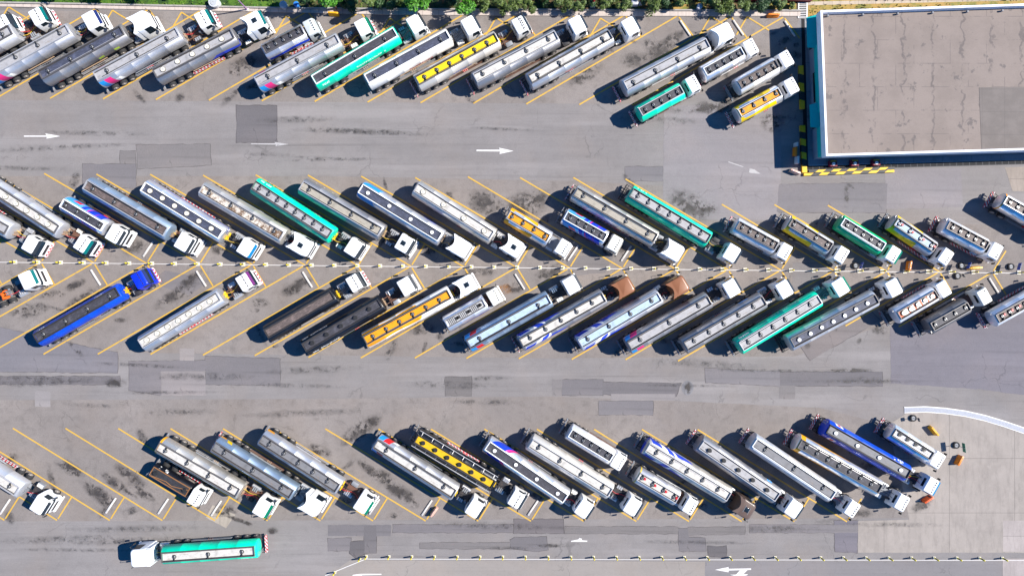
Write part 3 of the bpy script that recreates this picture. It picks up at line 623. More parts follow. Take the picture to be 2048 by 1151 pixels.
# row, kind, rear, front, cab front (photo pixels), cab, cab colour, cab options, visor, tank, deck, lids, count, livery, rear end, chassis, label
T = [
('A','s',(-190,150),(-24,60),(9,29),'o','white','','dark','silver','pale','d',4,[],'std','dark',"white tractor cab cut off by the left edge, first vehicle of the top row"),
('A','s',(-144.5,149.5),(21.5,58.5),(82,24.6),'o','white','','teal','silver','pale','d',4,[],'std','rust',"silver tanker cut off by the top row's left edge, white cab with teal visor"),
('A','s',(-30,148.4),(136.4,57.4),(192,34),'m','white','','navy','silver','pale','d',4,SWOOSH,'std','dark',"silver tanker with pale walkway, cut off at its rear, white cab with dark blue visor"),
('A','s',(79,150.7),(245,59.5),(295,37),'e','white','','dark','dull','navy','d',4,[('dark',0,99,0,0,2.1,-1),('lime',7.6,8.4,0,1.9,2.3,-1),('lime',10.0,10.8,0,1.9,2.3,-1),('red',1.2,1.9,0,1.5,1.9,-1)],'std','dark',"dull grey tanker with dark walkway and two small green marks on its side, top row"),
('A','s',(190,154),(356,63.5),(414,31),'o','white','','teal','silver','pale','d',3,SWOOSH,'std','rust',"silver tanker with pink and blue tail, right of the grey tanker with green marks"),
('A','s',(308,148),(465.6,66.7),(521,34.5),'e','white','h','teal','dull','pale','p',5,[('royal',9.2,13.5,1.5,1.0,2.35,-1)],'std','dark',"grey tanker with blue wedge at its front, white cab with square roof hatch, top row"),
('A','r',(526,100.5),(606,59.5),(630,49),'r','grey','n','dark','bright','dark','c',5,LOWBLUE,'std','dark',"short silver tanker with blue stripe and grey cab between two long top row tankers"),
('A','s',(512,164),(676,77),(735,48),'o','white','n','green','silver','pale','d',3,SWOOSH,'std','rust',"silver tanker with pink and blue tail directly left of the top row's long green tanker"),
('A','s',(626.6,161),(791.7,63.6),(843,42.5),'m','white','','dark','teal','dark','d',3,[],'std','dark',"long green tanker with dark walkway in the top row, next to cream tanker"),
('A','s',(732,159),(897.4,68.7),(951,43.5),'m','white','','dark','white','navy','d',4,[],'std','dark',"cream white tanker with dark walkway, between green tanker and yellow-topped tanker"),
('A','s',(833,162),(994,74),(1050,43.5),'o','white','l','dark','cream','yellow','d',6,[],'rack','rust',"beige tanker with bright yellow walkway and six lids in the top row"),
('A','s',(949,157),(1114,70),(1166,43),'m','white','','dark','dull','white','d',4,[('red',1.8,2.6,0,1.5,1.9,-1)],'rack','dark',"grey tanker with white walkway directly right of the yellow-topped tanker"),
('A','s',(1059,159),(1222,68),(1273,47),'m','white','','dark','silver','white','d',4,[('white',2,6,0,1.6,2.1,-1),('red',5.6,7.4,.8,1.9,2.15,-1),('royal',5.4,9.9,.8,1.5,1.88,-1)],'rack','dark',"silver tanker with small red and blue flash, last before the top row's empty bays"),
('A','s',(1250,172.4),(1417,85.6),(1463,57),'e','white','','dark','silver','pale','d',4,[('red',5.4,6.8,.9,1.9,2.15,-1),('royal',5.2,11.5,.9,1.5,1.9,-1)],'rack','dark',"long silver tanker with lilac side stripe, longest of the group by the building's left side"),
('A','r',(1409,145),(1486,102),(1512,89.5),'r','white','','dark','bright','dark','c',5,[('orange',0,99,0,1.62,1.75,0)],'chev','dark',"short silver tanker with thin orange stripe, in front of the short green tanker"),
('A','r',(1280,225),(1365,178),(1396,162.5),'r','white','','dark','teal','dark','c',5,[],'chev','dark',"short green tanker with dark walkway parked alone behind the orange-striped short tanker"),
('A','r',(1478,171),(1555,127),(1582,111.5),'r','white','','dark','bright','brown','c',5,[],'rack','dark',"short plain silver tanker with brown walkway beside the building's shaded wall"),
('A','r',(1478,227.5),(1561,183),(1592,164.5),'r','white','','dark','bright','orange','c',4,YBAND+[('yellow',0,5.2,-.35,0,2.8,0)],'chev','dark',"short yellow and silver tanker with orange walkway, nearest the striped kerb by the building"),
('B','s',(-150,367),(14,461),(66,500),'o','white','n','dark','silver','pale','p',5,[],'std','dark',"tanker mostly outside the left edge, first cab of the second row"),
('B','s',(-45,357),(114,460),(173,493.5),'o','white','','teal','silver','white','p',7,[],'std','rust',"silver tanker with pale round lids, cut off at left edge of the second row"),
('B','r',(123,405),(207,455),(241,471),'m','white','l','dark','bright','dark','c',4,BLUES,'std','rust',"short blue and purple tanker with white cab, leftmost short one in the second row"),
('B','s',(169,368),(332,464),(377,490.5),'m','white','','dark','lblue','brown','c',4,[],'std','rust',"long bluish silver tanker with dark walkway, right of the blue and purple short tanker"),
('B','s',(285,372),(442.5,469.5),(503,499.5),'m','white','','blue','bright','navy','p',6,[('royal',0,99,0,2.35,2.5,1),('amber',3,9,0,1.5,1.7,1)],'std','dark',"silver tanker with thin blue lines, dark walkway and cream round lids, second row"),
('B','s',(401.5,376),(564.6,472.5),(612.8,497.5),'e','white','h','dark','cream','rust','d',4,[('lime',4,12,0,1.5,2.1,1)],'std','dark',"beige tanker with rust-stained walkway, left of the long green tanker in second row"),
('B','s',(506,369),(661,469.5),(717,501.5),'m','white','','dark','teal','pale','c',8,[],'std','dark',"long green tanker with pale walkway and eight lids in the second row"),
('B','s',(601.5,370),(761.5,464),(819,492.5),'m','white','h','dark','dull','beige','c',4,[('yellow',0,99,0,1.5,1.75,0),('lime',0,5,-.5,1.75,2.3,0),('azure',5,8,-.5,1.75,2.3,-1)],'std','dark',"grey tanker with thin yellow edges, directly right of the left green tanker"),
('B','s',(720,376),(881,474.6),(935,497.5),'e','white','v','dark','silver','navy','w',4,[('sky',0,2.4,-1.2,0,3.1,0),('royal',8.6,10.6,-.8,1.5,2.5,1)],'std','dark',"silver tanker with blue tail, dark walkway and four white round lids"),
('B','s',(831,374),(984.6,471.5),(1042,497.5),'e','white','h','dark','cream','white','p',4,[('royal',9.2,10.2,.5,2.0,2.4,0)],'std','dark',"cream tanker with white walkway beside the two empty bays of the second row"),
('B','r',(1016,428.4),(1098,477.7),(1137,495.5),'r','white','','dark','bright','orange','c',4,[('amber',0,.55,0,0,3.3,0),('amber',0,4.3,.4,0,2.8,0)],'pale','rust',"short yellow tanker with orange walkway and silver front in the second row"),
('B','r',(1130,430),(1212,476),(1240,490),'r','cream','','dark','bright','dark','c',5,BLUES,'pale','dark',"short bright blue tanker with red flashes and cream cab, right of the short yellow tanker"),
('B','s',(1150,383),(1312,477.4),(1362,510.5),'e','white','v','dark','cream','beige','d',4,[('pink',1,2.6,-1,1.6,2.3,-1),('royal',3,9,-1,1.5,2.0,-1)],'chev','dark',"dusty tanker with stained beige walkway, between bright blue short tanker and green tanker"),
('B','s',(1262,384),(1419,478.4),(1475,512.5),'m','white','','dark','teal','pale','d',7,[],'rack','dark',"long green tanker with pale walkway and seven lids in the second row"),
('B','r',(1474,449),(1554,493),(1579,508),'r','white','','dark','bright','brown','d',5,[],'chev','dark',"short shiny silver tanker, first short one right of the long green tanker in second row"),
('B','r',(1579.5,443.6),(1662.5,495),(1694,512.5),'r','white','','dark','silver','brown','c',4,YBAND,'rack','dark',"short silver tanker with yellow tail and brown walkway, left of the short green tanker"),
('B','r',(1684,442.5),(1768,495),(1797,512),'r','white','','green','green2','dark','c',5,[],'rack','dark',"short deep green tanker with white-edged walkway and white cab near second row's right end"),
('B','r',(1790.7,442.3),(1871,497),(1904,515),'r','white','','dark','silver','lblue','r',4,YBAND,'pale','dark',"short yellow and silver tanker with red caps on its walkway, right of deep green tanker"),
('B','r',(1894.4,448.7),(1975.5,492),(2001,507.5),'r','white','','dark','bright','brown','c',5,[],'chev','dark',"short shiny silver tanker right of the red-capped tanker at the second row's end"),
('B','r',(2009,399),(2091,446),(2122,464),'r','white','','dark','bright','brown','d',5,[('orange',0,.2,0,0,3.3,0)],'chev','dark',"silver tanker half out of the frame at the right edge, long shadow behind it"),
('C','s',(70,677),(236,582),(288,553),'o','blue','','navy','blue','dark','d',4,[],'std','dark',"all blue tanker with blue cab in the left part of the third row"),
('C','s',(280,688),(438,591),(497.4,557.5),'o','white','','purple','silver','white','p',7,[('red',1,2.2,0,1.5,1.8,-1)],'std','rust',"silver tanker with seven pale round lids and purple visor between empty bays of third row"),
('C','s',(531,668),(666.6,589),(718,559.5),'o','white','','dark','black','brown','b',0,[],'std','dark',"black tanker with dusty brown walkway, left one of the two black tankers"),
('C','s',(607,695.6),(761,605),(823,565.5),'m','white','','dark','black','dark','b',5,[],'std','rust',"long black tanker with white lettering on its sides, beside the orange tanker"),
('C','s',(729,681),(900,587),(945.5,562.5),'e','white','h','dark','orange','orange','c',6,[('white',8.2,99,.9,0,3.3,0),('white',0,99,0,2.5,2.82,-1),('white',0,99,0,2.72,2.95,1)],'std','dark',"bright orange and white tanker with white cab in the third row"),
('C','r',(892,648.4),(969.7,604),(998.4,589.5),'r','cream','','dark','bright','grill','x',0,LOWBLUE,'pale','dark',"small silver tanker with slatted walkway and cream cab, right of the orange tanker"),
('C','s',(936,688.4),(1099,597),(1154,563.5),'m','white','','dark','lblue','lblue','d',3,SWOOSHR,'pale','dark',"pale blue tanker with red and blue tail, right of the small slatted silver tanker"),
('C','s',(1041.5,686.4),(1208.7,593),(1263,566),'e','copper','n','dark','dull','white','d',5,WAVE,'rack','dark',"grey tanker with blue waves, white walkway and copper cab in the third row"),
('C','s',(1159.5,687.4),(1320.5,592),(1372,564),'e','copper','n','dark','silver','lblue','c',4,WAVE,'rack','dark',"tanker with blue waves, pale blue walkway and copper cab in the third row"),
('C','s',(1258,692.5),(1420,599),(1474.5,569.5),'m','white','','dark','dull','pale','d',3,SWOOSH,'rack','dark',"grey tanker with pink and blue tail, right of the copper cabs in the third row"),
('C','s',(1370.7,692.5),(1529.7,600),(1580.5,571.5),'m','white','','dark','dull','pale','d',5,[('azure',9.4,10.8,.3,1.9,2.5,1)],'rack','dark',"plain dull grey tanker with five lids directly left of the third row's green tanker"),
('C','s',(1481.5,693.5),(1640.6,597),(1692.5,567),'m','white','','green','teal','pale','d',6,[],'rack','dark',"long green tanker with pale walkway in the third row, between two grey tankers"),
('C','s',(1583.5,686.5),(1755,596),(1800,569),'m','white','','dark','silver','navy','w',7,[('teal',0,4,0,1.4,1.8,1)],'rack','dark',"silver tanker with dark walkway and seven white lids, right of the third row's green tanker"),
('C','r',(1797,632),(1874,587),(1899,575),'r','white','','dark','bright','red','p',5,[],'rack','dark',"short shiny tanker with red walkway and white lids in the third row"),
('C','r',(1863,654),(1939,611),(1979,587.5),'r','cream','','dark','dark','dark','d',4,[],'rack','dark',"short dirty grey tanker with black walkway, right of the red-walkway tanker"),
('C','r',(1993.5,638),(2074,593),(2104,577),'r','white','','dark','bright','brown','r',5,[],'chev','dark',"short silver tanker with red caps, cut off by the right edge in the third row"),
('D','s',(-125,882),(35,982.5),(88,1016.5),'m','white','','dark','silver','white','d',4,[],'std','dark',"silver tanker cut off by the left edge in the bottom row, white cab in sight"),
('D','k',(301.5,940.5),(376,984.6),(396,1003.5),'r','white','n','dark','black','black','b',2,[],'std','dark',"small black tanker with rusty frame on top and white cab, bottom row's left end"),
('D','s',(314,892),(476,986),(533,1023.5),'m','white','','green','cream','white','d',4,[('amber',0,.3,0,0,3.3,0)],'std','rust',"cream tanker with white walkway parked close beside the small black tanker"),
('D','s',(426,891),(584,988.6),(636,1020.5),'e','white','v','dark','lblue','grey','c',3,[('orange',0,1.2,.4,1.6,2.3,1),('yellow',1.4,2.1,.4,2.0,2.7,1)],'chev','dark',"bluish silver tanker with grey walkway and orange tail mark, middle of three at bottom left"),
('D','s',(520.5,876.5),(676,976.5),(735.8,1015),'m','white','','green','silver','grey','d',5,[('orange',.3,1.4,.4,1.8,2.5,1)],'std','rust',"silver tanker with grey walkway, rightmost of three long ones at bottom left beside empty bays"),
('D','s',(750,886),(909,988),(958.4,1025.5),'m','white','','dark','silver','white','d',3,SWOOSHR,'std','dark',"silver tanker with white walkway and red and blue tail in the bottom row"),
('D','s',(831,876),(987,969.5),(1040.5,1008),'o','white','','dark','black','amber','b',6,[],'pale','dark',"black tanker with yellow walkway and six black domes in the bottom row"),
('D','s',(973.8,889.5),(1132,997),(1178.5,1024.5),'m','white','','dark','bright','dark','w',4,[('royal',.5,2.6,-1.3,0,3.2,0),('pink',2.6,3.2,-1.3,0,3.2,0)],'pale','dark',"silver tanker with blue and pink slanted tail bands and dark walkway, bottom row"),
('D','s',(1060.5,885),(1221.5,985),(1276,1019.5),'m','white','','dark','cream','white','d',4,[],'rack','dark',"cream tanker with white walkway, left of the two short tankers in line in bottom row"),
('D','r',(1139.5,864),(1224.6,916),(1246,929),'r','white','','dark','bright','dark','c',5,[],'rack','dark',"short silver tanker with dark walkway parked behind another short tanker, bottom row"),
('D','r',(1276,951),(1356,998),(1388.7,1019),'r','white','','dark','silver','white','r',4,[('yellow',0,.15,0,0,3.3,0)],'rack','dark',"short tanker with red caps on white walkway, bottom row, left of the blue-waved tanker"),
('D','s',(1294,893.6),(1459,993),(1503,1030),'e','bronze','h','dark','cream','white','d',5,WAVE,'rack','dark',"cream tanker with blue waves and dark bronze cab in the bottom row"),
('D','s',(1401.5,887.7),(1556,994),(1598.4,1024.5),'m','white','','dark','dull','pale','b',5,[('azure',10.2,11.0,0,2.2,2.7,1)],'rack','dark',"grey tanker with five black domes, right of the dark bronze cab in the bottom row"),
('D','s',(1508,883.6),(1668,991),(1714,1023.5),'r','white','','dark','silver','grey','c',3,[],'chev','dark',"silver tanker with white-edged grey walkway and red striped rear, bottom row"),
('D','s',(1598.4,885.6),(1761.7,978),(1814,1010.5),'r','white','','dark','bright','dark','c',7,[('amber',0,.7,0,0,3.3,0),('amber',0,7.5,0,1.4,2.6,0)],'chev','dark',"shiny silver tanker with amber tail and dark walkway, left of the bottom row's blue tanker"),
('D','s',(1655.4,856),(1818.8,948.5),(1872.6,976.5),'r','white','','blue','blue','grey','w',4,[('white',1.0,2.1,.5,2.6,3.02,0),('red',1.3,1.75,.5,2.7,2.95,0)],'rack','dark',"long blue tanker with white cab near the right end of the bottom row"),
('D','r',(1786.8,862.8),(1864.5,912),(1886.4,923),'r','white','','dark','bright','slots','b',0,[('azure',0,3,-.8,0,2.1,0)],'rack','dark',"short white tanker with curled black vent pipes, last vehicle of the bottom row"),
('E','s',(510,1101),(322,1114),(261,1117),'e','white','n','dark','teal','white','d',3,[],'chev','dark',"green tanker with white walkway driving left along the bottom lane"),
]
ROWS = dict(A="tankers parked in the top row", B="tankers parked in the second row", C="tankers parked in the third row", D="tankers parked in the bottom row", E=None)
for ti, (row, kind, R, F, C, cst, ccol, copt, vis, tcol, dcol, mh, nm, liv, rear, fr, label) in enumerate(T):
    rs = random.Random(100 + ti)
    a, b, zc, dw = GEO[kind]; ztop = zc + b
    r, f, c = P(*R, ztop), P(*F, ztop), P(*C, CAB[cst]['H'])
    L = (f - r).length; ax = (f - r).normalized(); o = (r + f) / 2; ang = math.atan2(ax.y, ax.x)
    xc = (c - o).dot(ax); yc = max(-.25, min(.25, (c - o).dot(Vector((-ax.y, ax.x)))))
    t = empty("tanker_truck", (o.x, o.y, .03), ang); tag(t, label, "tanker truck", ROWS[row])
    m = tank_material("%s" % tcol, tcol, liv, L)
    me, zd = tank_mesh(kind, L, m)
    tank = link("tank", me, t)
    g = MB(); g.box(-L / 2 + .2, L / 2 - .2, -dw + .17, dw - .17, zd, zd + .02, 0)
    if dcol == 'grill':
        for i in range(int((L - .8) / .24)):
            if i % 7 < 5: g.box(-L / 2 + .4 + i * .24, -L / 2 + .51 + i * .24, -.36, .36, zd + .022, zd + .05, 1)
            else: g.cyl((-L / 2 + .45 + i * .24, 0, zd + .02), (-L / 2 + .45 + i * .24, 0, zd + .12), .24, 12, 1)
    if dcol == 'slots':
        for i in range(int((L - 1) / .16)):
            if i % 8 > 2: g.box(-L / 2 + .5 + i * .16, -L / 2 + .54 + i * .16, -.28, .02, zd + .022, zd + .03, 1)
    if dcol == 'red':
        for i in range(5): g.box(-L / 2 + .8 + i * (L - 1.2) / 5, -L / 2 + 1.5 + i * (L - 1.2) / 5, -.36, .36, zd + .022, zd + .05, 2)
    link("walkway", g.mesh("walkway", [deck_material(dcol), M_FRAME, CABP['cream']]), tank)
    g = MB(); hc = .22 if kind != 'k' else .1
    for sd in (-1, 1): g.box(-L / 2 + .14, L / 2 - .14, min(sd * (dw - .168), sd * (dw - .052)), max(sd * (dw - .168), sd * (dw - .052)), zd - .01, zd + .012, 1)  # dark strip inside each coaming: dark rail and its shadow line put into colour
    rm = M_FRAME if tcol in ('black', 'blue') else (CABP['white'] if (dcol in ('dark', 'navy') and rs.random() < .6) or 'white-edged' in label else rs.choice([M_RAIL, M_RAILD, M_RAILD]))
    for s in (-1, 1): g.box(-L / 2 + .06, L / 2 - .06, s * dw - .05, s * dw + .05, zd - .12, zd + hc, 0, .02)
    for s in (-1, 1): g.box(s * (L / 2 - .11) - .045, s * (L / 2 - .11) + .045, -dw + .052, dw - .052, zd - .02, zd + hc - .01)
    if rs.random() < .35 and kind != 'k':
        s = rs.choice((-1, 1)); g.tube([(-L / 2 + .3, s * (dw + .16), zd + .16), (L / 2 - .3, s * (dw + .16), zd + .16)], .025, 6)
    if kind == 'k':
        g.tube([(-L / 2 + .2, -.55, zd + .15), (-.4, -.2, zd + .15), (.5, -.35, zd + .15), (L / 2 - .2, .3, zd + .15)], .05, 6)
    link("walkway_coaming", g.mesh("walkway_coaming", [rm if kind != 'k' else mat("rusty_frame", (.24, .11, .04, 1), .7), M_FRAME]), tank)
    flip = 1 if row in 'BD' else rs.choice((1, 1, -1))
    for i in range(nm):
        x = -L / 2 + L * (i + .5) / nm * (.93 if nm > 3 else 1) + (.25 if nm > 3 else 0)
        if nm == 3: x = -L / 2 + L * (.14 + .36 * i)
        if nm == 4: x = -L / 2 + L * (.1 + .265 * i)
        if kind == 'k': x = (-.38 + .78 * i) * L
        link("manhole", cached(("mh", mh, dw, flip), lambda: manhole_mesh(mh, dw, flip)), tank, (x, rs.uniform(-.04, .04), zd + .02))
    if nm and kind == 's' and mh in 'cd' and rs.random() < .7:
        g = MB(); yy = flip * (dw - .2); g.tube([(-L / 2 + .9, yy, zd + .1), (L / 2 - .8, yy, zd + .1)], .035, 6); link("vent_pipe", g.mesh("vent_pipe", rs.choice([M_FRAME, M_RAIL, M_GREY]), 50), tank)
    if dcol == 'slots':
        g = MB()
        g.tube([(-L / 2 + .4, dw - .18, zd + .1), (L / 2 - .3, dw - .18, zd + .1)], .035, 6)
        for i in range(4):
            x0 = -L / 2 + .7 + i * 1.25; g.tube([(x0 + .32 * math.cos(k * .6) * (1 - k * .05) + .2, .1 + .3 * math.sin(k * .6) * (1 - k * .05), zd + .12) for k in range(9)], .05, 6); g.cyl((x0 + .25, .08, zd), (x0 + .25, .08, zd + .14), .17, 10)
        link("vent_pipe", g.mesh("vent_pipe", M_RUBBER, 50), tank)
    if dcol == 'amber':                       # outer tray rails
        g = MB()
        for s in (-1, 1):
            g.tube([(-L / 2, s * 1.16, 2.95), (L / 2, s * 1.16, 2.95)], .05, 6)
            for i in range(8): x = -L / 2 + .5 + i * (L - 1) / 7; g.tube([(x, s * 1.16, 2.95), (x, s * dw, zd + .1)], .025, 6)
        link("tray_rail", g.mesh("tray_rail", M_ALU, 50), tank)
    # lettering seen on some shells
    wm = CABP['white']
    if tcol == 'teal' and kind == 's':
        s = -1 if row == 'A' else 1; lettering(t, tank, L, kind, -L / 2 + .5, -L / 2 + 1.9, s, .5, .75, wm, ti)
        if row != 'B': lettering(t, tank, L, kind, -.5, 3.8, s, .2, .42, wm, ti + 1)
    if tcol == 'black' and row == 'C' and nm: lettering(t, tank, L, kind, -L / 2 + .6, -L / 2 + 5, -1, .2, .5, wm, ti); lettering(t, tank, L, kind, -L / 2 + .3, -L / 2 + 4, 1, .5, .7, wm, ti)
    if tcol == 'blue' and row == 'D':
        for s in (-1, 1): lettering(t, tank, L, kind, L / 2 - 2.7, L / 2 - 1.4, s, .5, .95, wm, ti)
    if tcol == 'blue' and row == 'C': lettering(t, tank, L, kind, L / 2 - 3.3, L / 2 - 1.9, 1, .75, .95, wm, ti); lettering(t, tank, L, kind, -L / 2 + .6, -L / 2 + 1.8, 1, .75, .95, wm, ti)
    if tcol == 'white': lettering(t, tank, L, kind, -.5, 2.8, -1, -.15, .12, M_REDP, ti)
    if kind == 'k': lettering(t, tank, L, kind, -L / 2 + .5, -L / 2 + 2, 1, .3, .8, wm, ti)
    if 'six lids' in label: lettering(t, tank, L, kind, -1.2, 1.6, -1, -.1, .2, mat("blue_letters", (.03, .05, .4, 1)), ti)
    # chassis, wheels, side gear
    g = MB(); semi = kind == 's'
    xb = -L / 2 - .1; xe = (L / 2 if semi else xc + .1)
    for s in (-1, 1): g.box(xb, xe, s * .48 - .07, s * .48 + .07, .86, 1.06)
    for i in range(6): x = xb + .4 + (xe - xb - .8) * i / 5; g.box(x - .06, x + .06, -.41, .41, .88, 1.03)
    link("trailer_frame" if semi else "chassis", g.mesh("frame", M_FRAME), t)
    cp = CAB[cst]; cabback = xc - cp['D'] - (.62 if cst == 'e' else .05)
    if semi:
        tx = [-L / 2 + .75, -L / 2 + 2.05, -L / 2 + 3.35]; dx = [L / 2 - 2.3, L / 2 - .95]
        tractor(t, L / 2 - 3.0, xc + .1, fr, L / 2 + .1, cabback, rs, 0)
        if cabback - L / 2 > .2 and False: pass
    else:
        tx = [-L / 2 + .8, -L / 2 + 2.1]; dx = []
    fx = xc - .75
    for x in tx + dx:
        for s in (-1, 1): wheel(t, x, s)
    for s in (-1, 1): wheel(t, fx, s, False)
    g0 = tx[-1] + .7; g1 = (dx[0] - .7) if semi else fx - .8
    gm = rs.choice([M_ALU, M_GREY, M_RUST, M_CHEV, M_GREY]); bm_ = [rs.choice([M_TAN, M_RUST, M_REDP, M_GREY, M_FRAME]) for _ in range(3)]
    for s in (-1, 1):
        g = MB()
        for z in (.5, .85): g.box(g0, g1, s * 1.14 - .03, s * 1.14 + .03, z - .06, z + .06)
        for i in range(4): x = g0 + .1 + (g1 - g0 - .2) * i / 3; g.box(x - .03, x + .03, s * 1.08 - .028, s * 1.08 + .028, .44, .98)
        link("side_guard", g.mesh("side_guard", gm), t)
        g = MB(); w0 = rs.uniform(.3, .5); xm = g0 + (g1 - g0) * rs.uniform(.35, .65)
        g.box(xm - w0, xm + w0, s * .9 - .15, s * .9 + .15, .5, .98, 0, .03)
        for i in range(3): g.cyl((xm - w0 + .2 + i * .25, s * .98, .9), (xm - w0 + .2 + i * .25, s * 1.25, .8), .07, 8, 1)
        link("valve_box", g.mesh("valve_box", [bm_[0], bm_[1]], 40), t)
        if semi:
            g = MB(); g.cyl((g0 + .2, s * .95, 1.02), (g0 + min(4.2, g1 - g0 - .3), s * .95, 1.02), .09, 10); link("hose_tube", g.mesh("hose_tube", rs.choice([M_ALU, M_GREY, M_TAN]), 40), t)
    # rear end
    g = MB(); rx = dict(std=.3, pale=.55, chev=.55, rack=.75)[rear]
    X = -L / 2 - rx
    g.box(X - .12, X, -1.2, 1.2, .5, .78, 0, .03)
    if rear != 'std':
        for s in (-1, 1): g.box(X + .002, -L / 2 + .1, s * .7 - .05, s * .7 + .05, .7, .82, 1); g.box(X + .002, -L / 2 + .1, s * 1.12 - .04, s * 1.12 + .04, .7, .8, 1)
        g.box(X - .06, X, -1.15, 1.15, .95, 1.12, 0)
        for y in (-.9, 0, .9): g.box(X - .05, X - .01, y - .04, y + .04, .78, .95, 1)
        if rear == 'rack': g.box(X + .2, X + .3, -1.1, 1.1, .72, .84, 1)
    bmats = dict(std=[M_GREY, M_FRAME], pale=[M_GREY, M_FRAME], chev=[M_CHEV, M_FRAME], rack=[rs.choice([M_CHEV, M_FRAME, M_GREY]), M_FRAME])[rear]
    bo = link("rear_bumper", g.mesh("rear_bumper", bmats, 40), t)
    for s in (-1, 1):
        def tl():
            g = MB(); g.box(-.03, 0, -.14, .14, -.07, .07); return g.mesh("tail_light", M_REDP)
        link("tail_light", cached("tl", tl), bo, (X - .12, s * .85, .64))
    g = MB(); y0 = rs.choice((-.8, .5))
    for dy in (0, .36): g.tube([(-L / 2 - .2, y0 + dy, .75), (-L / 2 - .17, y0 + dy, zc), (-L / 2 + .06, y0 * .6 + dy, ztop + .02)], .025, 6)
    for i in range(7): z = .9 + .3 * i; g.tube([(-L / 2 - .19, y0, z), (-L / 2 - .19, y0 + .36, z)], .018, 5)
    link("rear_ladder", g.mesh("rear_ladder", M_ALU, 50), t)
    if not semi:
        gp0, gp1 = L / 2 + .1, cabback; mid_ = (g0 + g1) / 2
        g = MB(); g.cyl((g1 - 1.1, -.9, .72), (g1 - .1, -.9, .72), .28, 14); link("fuel_tank", g.mesh("fuel_tank", M_ALU, 40), t)
        g = MB(); g.box(L / 2 + .16, max(L / 2 + .3, cabback - .05), -.8, .8, 1.06, 1.12); g.box(L / 2 + .2, L / 2 + .34, -.4, .4, 1.12, 2.1); link("front_frame", g.mesh("front_frame", rs.choice([M_GREY, M_RUST, M_FRAME])), t)
    add_cab(t, cst, ccol, xc, yc if semi else 0, copt, vis)

# lone tractor without trailer at the left edge
o = P(14, 588, 1.1); c = P(68, 554, 2.75); ax = (c - o).normalized()
t = empty("tractor_unit", (o.x, o.y, .03), math.atan2(ax.y, ax.x)); tag(t, "white tractor without trailer at the left edge, orange coupling plate showing behind its cab", "tractor unit")
xc = (c - o).length
tractor(t, -2.3, xc + .1, 'dark', .55, xc - 1.75, random.Random(5))
g = MB(); g.cyl((-.1, 0, 1.02), (-.1, 0, 1.16), .62, 24); g.box(-.85, -.1, -.5, -.12, 1.02, 1.12, 0, .04); g.box(-.85, -.1, .12, .5, 1.02, 1.12, 0, .04)
link("fifth_wheel", g.mesh("fifth_wheel", mat("orange_grease", (.75, .13, .01, 1), .5), 40), t)
for x in (-1.3, .05): 
    for s in (-1, 1): wheel(t, x, s)
for s in (-1, 1): wheel(t, xc - .75, s, False)
add_cab(t, 'm', 'white', xc, 0, '', 'teal')

# ------------------------------------------------------------------ bollards, wheel stops, barriers, signs
M_BOL = N("bollard_paint"); _sp = M_BOL.n("ShaderNodeSeparateXYZ"); M_BOL.l(M_BOL.tc.outputs['Object'], _sp.inputs[0])
_f = M_BOL.math('MULTIPLY', M_BOL.math('GREATER_THAN', _sp.outputs[2], .5), M_BOL.math('LESS_THAN', _sp.outputs[2], .72))
M_BOL.base(M_BOL.mix(_f, (.62, .5, .01, 1), (.02, .02, .02, 1))); M_BOL = M_BOL.m
M_PAD = mat("pad_paint", (.58, .55, .48, 1), .8, 0, .6, 3)
def make_bollard(pad):
    t = empty("bollard", (0, 0, 0))
    g = MB(); g.cyl((0, 0, .02), (0, 0, 1.0), .1, 12); g.cyl((0, 0, 1.0), (0, 0, 1.06), .1, 12, 0, .05); link("post", g.mesh("post", M_BOL, 40), t)
    g = MB(); g.box(-.3 * pad, .3 * pad, -.3 * pad, .3 * pad, .0, .05, 0, .01); link("base_pad", g.mesh("base_pad", M_PAD), t)
    return t
bol = make_bollard(.88); bol2 = make_bollard(.6)
for i in range(45):
    x = 30.8 + 45.6 * i; p = P(x, mid(x)); o = bol if i == 0 else copy_tree(bol)
    o.location = (p.x, p.y, .03); o.rotation_euler = (0, 0, R_(random.uniform(-6, 6)))
    tag(o, "yellow bollard on a white pad, along the white line between the middle rows", "bollard", "bollards along the middle line")
for i in range(31):
    x, y = (733 + 45.4 * (i - 2), 1111 + .0025 * 45.4 * i) if i > 1 else ((670, 1143), (720, 1115.5))[i]
    p = P(x, y); o = bol2 if i == 0 else copy_tree(bol2)
    o.location = (p.x, p.y, .03)
    tag(o, "thin yellow bollard along the white edge line of the lower road", "bollard", "bollards along the lower road")
M_STOP = mat("stop_concrete", (.55, .52, .49, 1), .85, 0, .5, 3)
g = MB(); g.box(-1.25, 1.25, -.12, .12, 0, .16, 0, .04); stop_me = g.mesh("wheel_stop", M_STOP, 40)
STOPS = [(1370, 57, -56, 'A'), (1476, 56, -56, 'A'), (1579, 58, -56, 'A'), (297, 498, 56, 'B'), (403, 499, 56, 'B'), (828, 503, 56, 'B'), (1146, 506, 56, 'B'), (1252, 507, 56, 'B'),
         (192, 554.6, -58, 'C'), (403, 557, -58, 'C'), (615, 558.7, -58, 'C'), (1039.5, 563, -58, 'C'), (1986.7, 571, -58, 'C'),
         (11, 1012, 56, 'D'), (119.5, 1006, 56, 'D'), (222.5, 1009.7, 56, 'D'), (327, 1011, 56, 'D'), (433, 1015, 56, 'D'), (749, 1012, 56, 'D'), (854, 1014, 56, 'D'), (1066, 1014, 56, 'D')]
SN = dict(A=("white wheel stop bar at the head of a top row bay near the building", "wheel stops of the top row"), B=("white wheel stop bar at the head of a second row bay", "wheel stops of the second row"),
          C=("white wheel stop bar at the head of an empty third row bay", "wheel stops of the third row"), D=("white wheel stop bar at the head of a bottom row bay", "wheel stops of the bottom row"))
